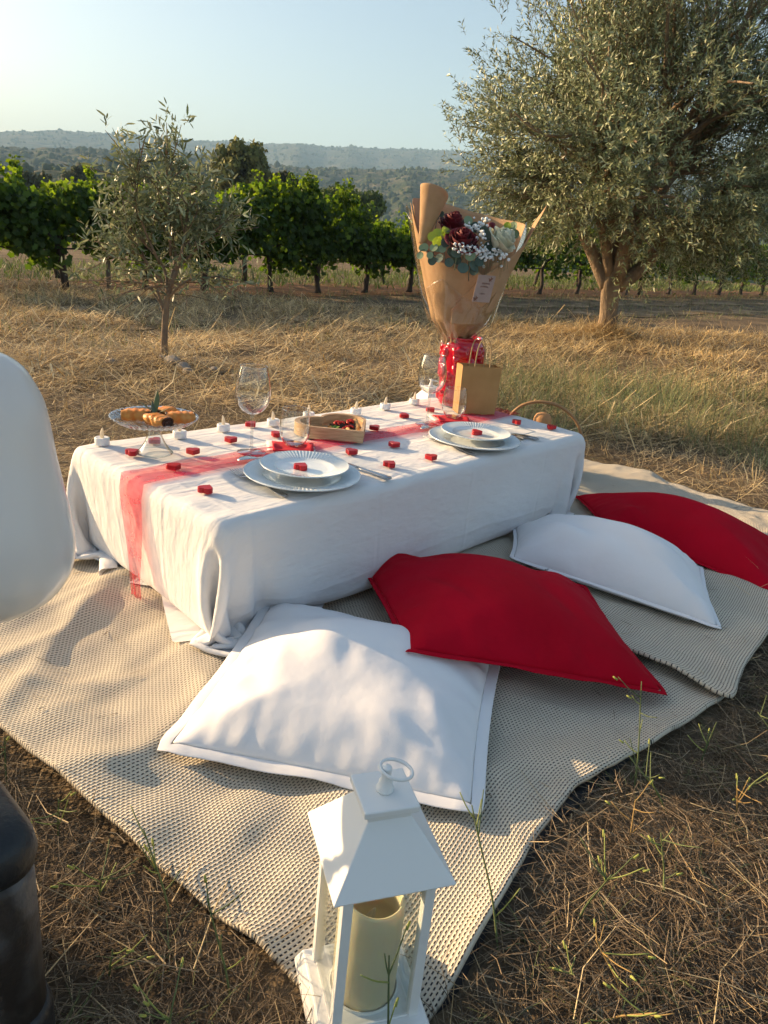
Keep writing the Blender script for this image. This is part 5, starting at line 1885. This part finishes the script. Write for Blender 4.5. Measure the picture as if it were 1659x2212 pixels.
def vine(t, row, n_leaves, label, group, parts=0, tall=1.38, seed=0):
    p = ROW_O + ROW_D * t + ROW_N * row
    r = np.random.default_rng(900 + seed)
    root = empty("grape_vine", (p[0], p[1], float(terrain(p[0], p[1])) - .01), math.atan2(ROW_D[1], ROW_D[0]))
    lean = r.normal(0, .05)
    tp = spline([(0, 0, 0), (lean * .5, r.normal(0, .02), .2), (lean, r.normal(0, .03), .42), (lean * 1.4, 0, .62)], 12)
    MB().add(*tube(tp, np.interp(np.linspace(0, 1, 12), [0, .12, .5, 1], [.062, .042, .036, .045]) * r.uniform(.8, 1.15), 9)).build("trunk", MAT['bark_vine'], root)
    ar = MB()
    for sg in (-1, 1):
        ar.add(*tube(spline([(lean * 1.3, 0, .58), (sg * .25, r.normal(0, .02), .66), (sg * .58, 0, .64 + r.normal(0, .02))], 9), np.linspace(.03, .014, 9), 7))
    tag(ar.build("arms", MAT['bark_vine'], root), kind="stuff")
    n = n_leaves
    x = r.uniform(-.78, .78, n); z = .48 + (tall - .50) * r.beta(1.25, 1.1, n); y = r.normal(0, .15, n) * (1.1 - .35 * (z - .5))
    z = z + .06 * np.sin(x * 7 + seed)
    # ragged hanging bits
    hang = r.random(n) < .07
    z[hang] = r.uniform(.30, .55, hang.sum()); x[hang] = np.clip(r.normal(r.uniform(-.4, .4), .12, hang.sum()), -.6, .6)
    # upright shoots
    ns = 7
    sx, sy, sh = r.uniform(-.58, .58, ns), r.normal(0, .10, ns), r.uniform(.05, .34, ns) ** 1.0
    k = r.integers(0, ns, n // 6)
    f = r.random(n // 6)
    X2 = sx[k] + r.normal(0, .030, len(k)) + f * .10 * np.sin(k * 2.0); Y2 = sy[k] + r.normal(0, .03, len(k)); Z2 = tall - .06 + f * sh[k]
    P = np.vstack([np.stack([x, y, z], -1), np.stack([X2, Y2, Z2], -1)])
    m = len(P)
    nrm = norm(np.stack([r.normal(0, .6, m), np.sign(P[:, 1] + 1e-6) * r.uniform(.2, 1.2, m), r.uniform(-.1, 1.0, m)], -1))
    d = norm(np.cross(nrm, r.normal(0, 1, (m, 3))) + np.array([0, 0, -.45]))
    yv = norm(np.cross(nrm, d)); zv = np.cross(d, yv)
    sc = r.uniform(.055, .105, m)
    sc[n:] *= np.clip(1.05 - .55 * f, .3, 1)
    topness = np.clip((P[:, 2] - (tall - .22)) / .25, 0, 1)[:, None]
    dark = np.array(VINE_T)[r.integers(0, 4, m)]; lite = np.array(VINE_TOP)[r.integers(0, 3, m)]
    young = r.random((m, 1)) < topness * .65  # lighter top tints: young leaves, with backlight put into the colour
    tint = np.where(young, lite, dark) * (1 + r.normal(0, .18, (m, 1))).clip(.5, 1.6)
    S = np.repeat(sc[:, None], 3, 1)
    sel = np.zeros(m, bool)
    if parts:
        sel[np.argsort(P[:, 1] - (P[:, 2] > tall) * .4)[:parts]] = True
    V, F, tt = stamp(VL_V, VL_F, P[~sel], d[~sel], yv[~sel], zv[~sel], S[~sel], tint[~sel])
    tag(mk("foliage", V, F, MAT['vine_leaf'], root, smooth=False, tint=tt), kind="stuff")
    cols = VINE_T + VINE_TOP
    for i in np.nonzero(sel)[0]:
        c = int(np.abs(np.array(cols) - tint[i]).sum(1).argmin())
        if c not in leaf_proto:
            o = leaf_proto[c] = mk("leaf", VL_V, VL_F, MAT['vine_leaf'], root, smooth=False, tint=np.tile([cols[c]], (11, 1)))
        else:
            o = leaf_proto[c].copy(); COL.objects.link(o); o.parent = root
        M = np.eye(4); M[:3, 0], M[:3, 1], M[:3, 2], M[:3, 3] = d[i] * sc[i], yv[i] * sc[i], zv[i] * sc[i], P[i]
        o.matrix_local = Matrix(M.tolist())
    return tag(root, label, "grape vine", group)


ORD = ["first", "second", "third", "fourth", "fifth", "sixth", "seventh", "eighth", "ninth", "tenth", "eleventh", "twelfth", "thirteenth", "fourteenth", "fifteenth", "sixteenth", "seventeenth", "eighteenth", "nineteenth"]
VT = [-1.05, 0.0, .95, 1.75, 2.75, 3.55, 4.4, 5.3, 6.3, 7.4, 8.5, 9.6, 10.7, 11.8, 12.9, 14.0, 15.1, 16.2, 17.3]
notes = {0: ", cut by the picture edge", 1: ", with a thick bare trunk", 3: ", behind the young olive", 5: ", with tall bright shoots", 9: ", behind the bouquet", 11: ", behind the big olive trunk"}
for i, t in enumerate(VT):
    vine(t, 0.0, 2000 if i < 9 else 1000, f"{ORD[i]} grape vine from the left in the front row" + notes.get(i, ""), "grape vines in the front row", 40 if i < 9 else 14,
         1.15 + (.17 if i in (4, 5) else 0) - .20 * (6 <= i < 10) + .05 * ((i % 3) - 1), i)
for i, t in enumerate(np.arange(-2.4, 17, 1.5)):
    vine(t, 2.3, 420, "grape vine of the second row, glimpsed between the front trunks", "grape vines in the second row", 0, 1.08, 40 + i)
hose = MB()
tt = np.linspace(-3, 18, 90)
hx, hy = ROW_O[0] + ROW_D[0] * tt - ROW_N[0] * .05, ROW_O[1] + ROW_D[1] * tt - ROW_N[1] * .05
hose.add(*tube(np.stack([hx, hy, terrain(hx, hy) + .47 + .012 * np.sin(tt * 2.9)], -1), .010, 6))
tag(hose.build("irrigation_hose", MAT['hose']), "black drip irrigation hose strung along the vine trunks", "hose")
for i, t in enumerate((.5, 6.0, 11.3)):
    p = ROW_O + ROW_D * t
    o = MB().add(*tube([(0, 0, -.1), (0, 0, 1.25)], .028, 8)).build("vine_post", MAT['post'])
    o.location = (p[0], p[1], float(terrain(p[0], p[1])))
    tag(o, ["grey trellis post by the thick-trunked left vine", "grey trellis post left of the bouquet among the vines", "grey trellis post behind the big olive tree"][i], "post", "trellis posts")


# ------------------------------------------------------------------ trees behind the vineyard
def far_tree(name, az, el_top, dist, width, height, shape, label, cols, n=5200, card=.30, seed=1):
    r = np.random.default_rng(seed)
    a = R(az)
    ztop = CAM[2] + dist * math.tan(R(el_top))
    x0, y0 = dist * math.sin(a), dist * math.cos(a)
    root = empty(name, (x0, y0, ztop - height))
    MB().add(*tube([(0, 0, -6), (.1, 0, 0), (0, 0, height * .6)], [.30, .25, .12], 8)).build("trunk", MAT['bark_vine'], root)
    nc = 46
    c = r.normal(0, 1, (nc, 3)); c = norm(c) * r.uniform(.35, 1, (nc, 1)) ** .5
    if shape == 'dome':
        c[:, 2] = np.abs(c[:, 2]); C = c * np.array([width * .46, width * .46, height * .80])
        C[:, 2] += height * .08
    else:
        C = c * np.array([width * .40, width * .40, height * .42]); C[:, 2] += height * .52
    k = r.integers(0, nc, n)
    P = C[k] + norm(r.normal(0, 1, (n, 3))) * r.uniform(.5, 1, (n, 1)) * width * .135 * np.array([1, 1, .9])
    nrm = norm(P - C[k] + r.normal(0, .12, (n, 3)))
    d = norm(np.cross(nrm, r.normal(0, 1, (n, 3))) + np.array([0, 0, .5])); y = norm(np.cross(nrm, d)); z = np.cross(d, y)
    s = card * r.uniform(.6, 1.3, n)
    V, F, t = stamp(OL2_V * np.array([1, 3.2, 1]), OL2_F, P, d, y, z, np.repeat(s[:, None], 3, 1), np.array(cols)[r.integers(0, len(cols), n)] * (1 + r.normal(0, .2, (n, 1))).clip(.5, 1.5))
    tag(mk("crown", V, F, MAT['pine'], root, smooth=False, tint=t), kind="stuff")
    return tag(root, label, "tree", "trees behind the vineyard")


PINE = [(.15, .16, .045), (.11, .12, .038), (.19, .19, .06)]
DOME = [(.08, .12, .026), (.105, .145, .032), (.065, .095, .024)]
far_tree("pine_tree", -12.0, 5.25, 70, 6.4, 5.8, 'ball', "tall bushy pine rising above the vines left of centre", PINE, 9000, .42, 3)
far_tree("pine_tree", -9.3, 3.75, 74, 3.4, 4.4, 'ball', "smaller dark pine just right of the tall bushy pine", [(.045, .052, .022), (.036, .044, .020)], 4200, .40, 4)
far_tree("umbrella_pine", -4.75, 3.45, 82, 8.2, 3.9, 'dome', "low dome-shaped green pine left of the bouquet", DOME, 9000, .42, 5)
for i, (az, el, d, w, lab) in enumerate(((-22.5, 2.7, 120, 6, "round dark tree above the leftmost vines"), (-18.5, 3.5, 130, 7, "round hillside tree left of the young olive crown"), (-16.2, 3.5, 135, 8, "round hillside tree behind the young olive crown"), (-25.5, 2.2, 110, 6, "low round tree at the far left above the vines"))):
    far_tree("round_tree", az, el, d, w, w * .75, 'dome', lab, [(.055, .066, .030), (.070, .080, .040)], 3200, .55, 20 + i)

# ------------------------------------------------------------------ stones under the young olive
STN = [(-1.32, 4.36, .050, "largest grey stone at the foot of the young olive"), (-1.24, 4.30, .040, "brownish stone just below the largest one"), (-1.20, 4.24, .030, "small pinkish stone in front of the pile"), (-1.40, 4.42, .032, "whitish stone touching the young olive trunk"),
       (-1.08, 4.36, .036, "flat grey stone on the right of the pile"), (-1.66, 4.28, .034, "pale stone lying left of the young olive trunk"), (-.95, 4.30, .026, "small stone at the right end of the pile")]
for i, (x, y, s_, lab) in enumerate(STN):
    r = np.random.default_rng(300 + i)
    V = ICO_V * (1 + .18 * waves(ICO_V[:, 0], ICO_V[:, 1] + ICO_V[:, 2] * .7, 310 + i, .35)[:, None]) * np.array([1.25, .95, .7]) * s_
    o = mk("stone", V, ICO_F, MAT['stone'])
    subsurf(o)
    o.location = (x, y, float(terrain(x, y)) + s_ * .45); o.rotation_euler = (r.uniform(-.3, .3), r.uniform(-.3, .3), r.uniform(0, 6))
    tag(o, lab, "stone", "stones round the young olive")


# ------------------------------------------------------------------ straw, stubble, weeds
def rug_uv(x, y):
    dx, dy = x - RN[0], y - RN[1]
    return dx * E1[0] + dy * E1[1], dx * E2[0] + dy * E2[1]


def off_rug(x, y, pad=.0):
    u, v = rug_uv(x, y)
    du = np.interp(v, [0, .157, .413, .79, 1.5], [0, -.013, -.053, -.093, -.12])
    dv = np.interp(u, [-.1, 0, .094, .267, .40, .546, .713, .9, 1.03, 1.42, 1.9, 2.2, 2.4, 2.6], [-.02, -.02, -.013, .021, .050, .064, .028, .006, -.004, .02, .10, .20, .30, .40])
    ins = (u > du - pad) & (u < 2.50 + pad) & (v > dv - pad) & (v < 1.46 + pad)
    return ~ins


def straw(name, n, xr, yr, Lr, Wr, cols, label, flat=.12, sides=3, lift=.004, mask=None, kind_m='straw', seg=2, up=None, bend=.5, pad=.012):
    x = U(*xr, n); y = U(*yr, n)
    k = off_rug(x, y, pad)
    if mask is not None: k &= mask(x, y)
    x, y = x[k], y[k]; m = len(x)
    a = U(0, 6.28, m)
    zt = rng.normal(0, flat, m) if up is None else U(*up, m)
    D = norm(np.stack([np.cos(a), np.sin(a), zt], -1))
    D1 = norm(D + rng.normal(0, bend, (m, 3)) * np.array([1, 1, .35 if up is None else 1]) + (np.array([0, 0, -.25]) if up is not None else 0))
    L = U(Lr[0], Lr[1], m) * rng.lognormal(0, .25, m); W = U(Wr[0], Wr[1], m)
    patch = np.clip(1 + .22 * waves(x, y, 91, .6) + .14 * waves(x, y, 92, 1.9), .45, 1.5)[:, None]
    P = np.stack([x, y, terrain(x, y) + lift + (np.abs(rng.normal(0, .012, m)) if up is None else 0)], -1)
    if up is None: P[:, 2] += np.maximum(0, -zt) * L * .6
    V, F, t = blades(P, D, D1, L, W, pick(cols, m) * patch, sides, seg)
    tag(mk(name, V, F, MAT[kind_m], smooth=False, tint=t), label, "straw" if kind_m == 'straw' else "grass", kind="stuff")


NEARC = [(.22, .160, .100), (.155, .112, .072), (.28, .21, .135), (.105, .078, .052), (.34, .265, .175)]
GOLD = [(.68, .51, .26), (.60, .44, .215), (.74, .58, .33), (.50, .365, .18), (.38, .28, .155)]
GREEN = [(.15, .19, .065), (.20, .235, .085), (.12, .15, .055), (.28, .27, .12)]
PALEG = [(.20, .24, .10), (.26, .28, .13), (.16, .20, .085), (.32, .27, .14)]
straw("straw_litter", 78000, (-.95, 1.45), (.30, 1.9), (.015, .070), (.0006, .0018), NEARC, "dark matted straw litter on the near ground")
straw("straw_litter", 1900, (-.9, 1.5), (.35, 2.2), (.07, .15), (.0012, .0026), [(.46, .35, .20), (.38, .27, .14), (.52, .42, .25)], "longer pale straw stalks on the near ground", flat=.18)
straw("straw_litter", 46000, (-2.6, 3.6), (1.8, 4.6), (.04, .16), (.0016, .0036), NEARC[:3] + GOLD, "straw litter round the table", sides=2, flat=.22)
wedge = lambda x, y: np.abs(x) < .60 * y + 1.0
straw("straw_field", 80000, (-6, 7), (3.6, 9.5), (.07, .30), (.004, .009), GOLD, "golden cut straw lying on the field", sides=2, flat=.22, mask=lambda x, y: wedge(x, y) & (waves(x, y, 93, .9) + .7 * waves(x, y, 94, 2.6) + rng.normal(0, .5, len(x)) > -.75))
straw("dry_stubble", 42000, (-6, 7), (3.0, 9.6), (.025, .075), (.003, .006), GOLD, "golden upright stubble on the field", sides=2, up=(.8, 3.5), bend=.25, mask=lambda x, y: wedge(x, y) & (waves(x, y, 71, .8) + .6 * waves(x, y, 76, 2.2) > .0))
straw("green_weeds", 15000, (.55, 3.2), (2.3, 5.2), (.08, .26), (.0016, .0034), PALEG, "wiry pale green weeds behind the far cushions", sides=2, up=(.3, 2.2), bend=.6, kind_m='weed', mask=lambda x, y: waves(x, y, 72, .5) > -.5)
straw("green_weeds", 7000, (-3.0, 3.0), (2.7, 7.0), (.04, .12), (.003, .006), GREEN, "small green weeds scattered in the stubble", sides=2, up=(.4, 2.0), bend=.5, kind_m='weed', mask=lambda x, y: waves(x, y, 73, .9) > .9)


def track_w(x, y):
    return (x - TRACK_O[0]) * ROW_N[0] + (y - TRACK_O[1]) * ROW_N[1]


straw("verge_grass", 34000, (-9, 14), (3.5, 20), (.04, .15), (.004, .009), GREEN + [(.34, .29, .15), (.26, .22, .11)], "dull green grass along the track verge", sides=2, up=(.5, 2.2), bend=.45, kind_m='weed',
      mask=lambda x, y: ((track_w(x, y) > 1.0) & (track_w(x, y) < 2.3)) | ((track_w(x, y) > 0.0) & (track_w(x, y) < .62)) | ((track_w(x, y) > -1.1) & (track_w(x, y) < -.40)))
straw("vineyard_grass", 40000, (-9, 16), (8, 28), (.07, .22), (.010, .022), [(.13, .19, .04), (.10, .15, .035), (.16, .21, .06), (.20, .22, .08)], "tall green grass between the vine rows", sides=2, up=(.4, 2), bend=.6, kind_m='weed',
      mask=lambda x, y: (track_w(x, y) > 3.6) & (track_w(x, y) < 9))
# a few bits of straw carried onto the rugs
P = np.concatenate(RUG_PTS); P = P[rng.choice(len(P), 150, replace=False)] + np.array([0, 0, .0035])
a = U(0, 6.28, 150); D = np.stack([np.cos(a), np.sin(a), rng.normal(0, .06, 150)], -1)
V, F, t = blades(P, D, norm(D + rng.normal(0, .35, (150, 3)) * np.array([1, 1, .1])), U(.008, .045, 150), U(.0008, .0018, 150), pick(NEARC[1:4] + [(.42, .32, .18)], 150), 3, 2)
tag(mk("loose_straw", V, F, MAT['straw'], smooth=False, tint=t), "loose bits of straw scattered on the rugs", "straw", kind="stuff")
# heap of straw against the big olive trunk
n = 2600
a = U(0, 6.28, n); rr = np.abs(rng.normal(0, .30, n)) + .08
x, y = 2.12 + rr * np.cos(a), 8.0 + rr * np.sin(a) * .8 - .05
P = np.stack([x, y, terrain(x, y) + np.clip(.12 - rr * .22, 0, 1) * U(0, 1, n)], -1)
D = norm(np.stack([rng.normal(0, 1, n), rng.normal(0, 1, n), rng.normal(0, .3, n)], -1))
V, F, t = blades(P, D, norm(D + rng.normal(0, .4, (n, 3))), U(.08, .26, n), U(.003, .007, n), pick(GOLD, n), 2, 2)
tag(mk("straw_heap", V, F, MAT['straw'], smooth=False, tint=t), "heap of straw round the foot of the big olive", "straw", kind="stuff")


def tufts(name, n, xr, yr, label):
    x = U(*xr, n); y = U(*yr, n)
    k = off_rug(x, y, .02); x, y = x[k], y[k]
    per = 26; m = len(x) * per
    bx = np.repeat(x, per) + rng.normal(0, .012, m); by = np.repeat(y, per) + rng.normal(0, .012, m)
    az = U(0, 6.28, m)
    D = norm(np.stack([np.cos(az) * .7, np.sin(az) * .7, U(.5, 1.5, m)], -1)); D1 = norm(D + np.stack([np.cos(az), np.sin(az), np.full(m, -1.1)], -1) * .8)
    V, F, t = blades(np.stack([bx, by, terrain(bx, by)], -1), D, D1, U(.02, .075, m), U(.0009, .0020, m), pick(NEARC + [(.19, .20, .08), (.15, .17, .07)], m), 2, 3)
    tag(mk(name, V, F, MAT['straw'], smooth=False, tint=t), label, "grass", kind="stuff")


tufts("dry_tufts", 420, (-.95, 1.5), (.32, 1.95), "matted dry grass tufts rooted in the near ground")


# single weeds standing close to the rug
def weed(x, y, h, lean, seed, col, lab, group):
    r = np.random.default_rng(seed)
    root = empty("weed", (x, y, float(terrain(x, y))))
    pts = [(0, 0, 0), (lean[0] * .3, lean[1] * .3, h * .4), (lean[0] * .75, lean[1] * .75, h * .78), (lean[0], lean[1], h)]
    P = spline(pts, 14)
    V, F = tube(P, np.linspace(.0016, .0008, 14), 5)
    n0 = len(V)
    mk("stem", V, F, MAT['weed'], root, tint=np.tile([col], (n0, 1)))
    for k in range(r.integers(3, 7)):
        a = P[r.integers(3, 13)]; d = norm(np.array([r.normal(0, 1), r.normal(0, 1), r.uniform(.2, 1.1)])); L = r.uniform(.015, .055)
        V, F = tube(spline([a, a + d * L * .5, a + d * L + np.array([0, 0, .006])], 6), np.linspace(.0010, .0007, 6), 5)
        c2 = (.36, .40, .12) if r.random() < .4 else col
        mk("side_shoot", V, F, MAT['weed'], root, tint=np.tile([c2], (len(V), 1)))
        if r.random() < .5:
            V, F = tube([a + d * L, a + d * (L + .009)], [.0018, .0012], 6)
            mk("bud", V, F, MAT['weed'], root, tint=np.tile([(.42, .45, .12)], (len(V), 1)))
    return tag(root, lab, "weed", group)


GW = "wiry weeds standing beside the rug"
WC = [(.16, .20, .085), (.20, .24, .10), (.13, .17, .075)]
wl = [(.47, 1.035, .20, (-.02, .03), "tall wiry weed with a yellow tip crossing the rug edge near the red cushion"), (.20, .70, .19, (-.055, .05), "dark wiry weed leaning over the rug right of the lantern"), (.06, .535, .17, (-.012, .012), "thin weed stalk in front of the lantern's pane"),
      (-.12, .60, .14, (-.035, .02), "thin weed leaning on the rug's front left edge"), (-.22, .70, .13, (-.04, .02), "weed stalk at the left rug edge above the dark box")]
for i, (x, y, h, l, lab) in enumerate(wl): weed(x, y, h, l, 400 + i, WC[i % 3], lab, GW)
r = np.random.default_rng(17)
k = 0
while k < 15:
    x, y = r.uniform(.20, .85), r.uniform(.50, 1.25)
    u, v = rug_uv(np.array([x]), np.array([y]))
    if v[0] > -.03: continue
    gold = k % 3 == 0
    weed(x, y, r.uniform(.05, .16) * (.6 if gold else 1), (r.normal(0, .035), r.normal(0, .03)), 430 + k, (.42, .28, .11) if gold else WC[k % 3],
         "short broken golden stalk in the straw right of the rug" if gold else "wiry green weed stalk in the straw right of the rug", "broken golden stalks right of the rug" if gold else "green weed stalks right of the rug")
    k += 1
for i, (x, y) in enumerate(((-.30, .735), (-.40, .84), (-.52, .93), (-.25, .64), (-.16, .57), (-.62, .97))):
    weed(x - .02, y - .02, .06 + .02 * (i % 3), (.01, -.01), 480 + i, WC[i % 3], "small green weed along the rug's left edge", "small weeds along the left rug edge")

# ------------------------------------------------------------------ haze
hz = bpy.data.materials.new("haze")
hz.use_nodes = True
hz.node_tree.nodes.clear()
ho_ = hz.node_tree.nodes.new("ShaderNodeOutputMaterial")
pv = hz.node_tree.nodes.new("ShaderNodeVolumePrincipled")
pv.inputs["Color"].default_value = (.43, .70, 1.0, 1)
pv.inputs["Density"].default_value = .00026
pv.inputs["Anisotropy"].default_value = .0
hz.node_tree.links.new(pv.outputs[0], ho_.inputs["Volume"])
o = MB().add(*box(-4700, 4700, -4700, 4700, -17, 420)).build("haze", hz, smooth=False)
tag(o, "thin summer haze over the valley", "haze", kind="stuff")
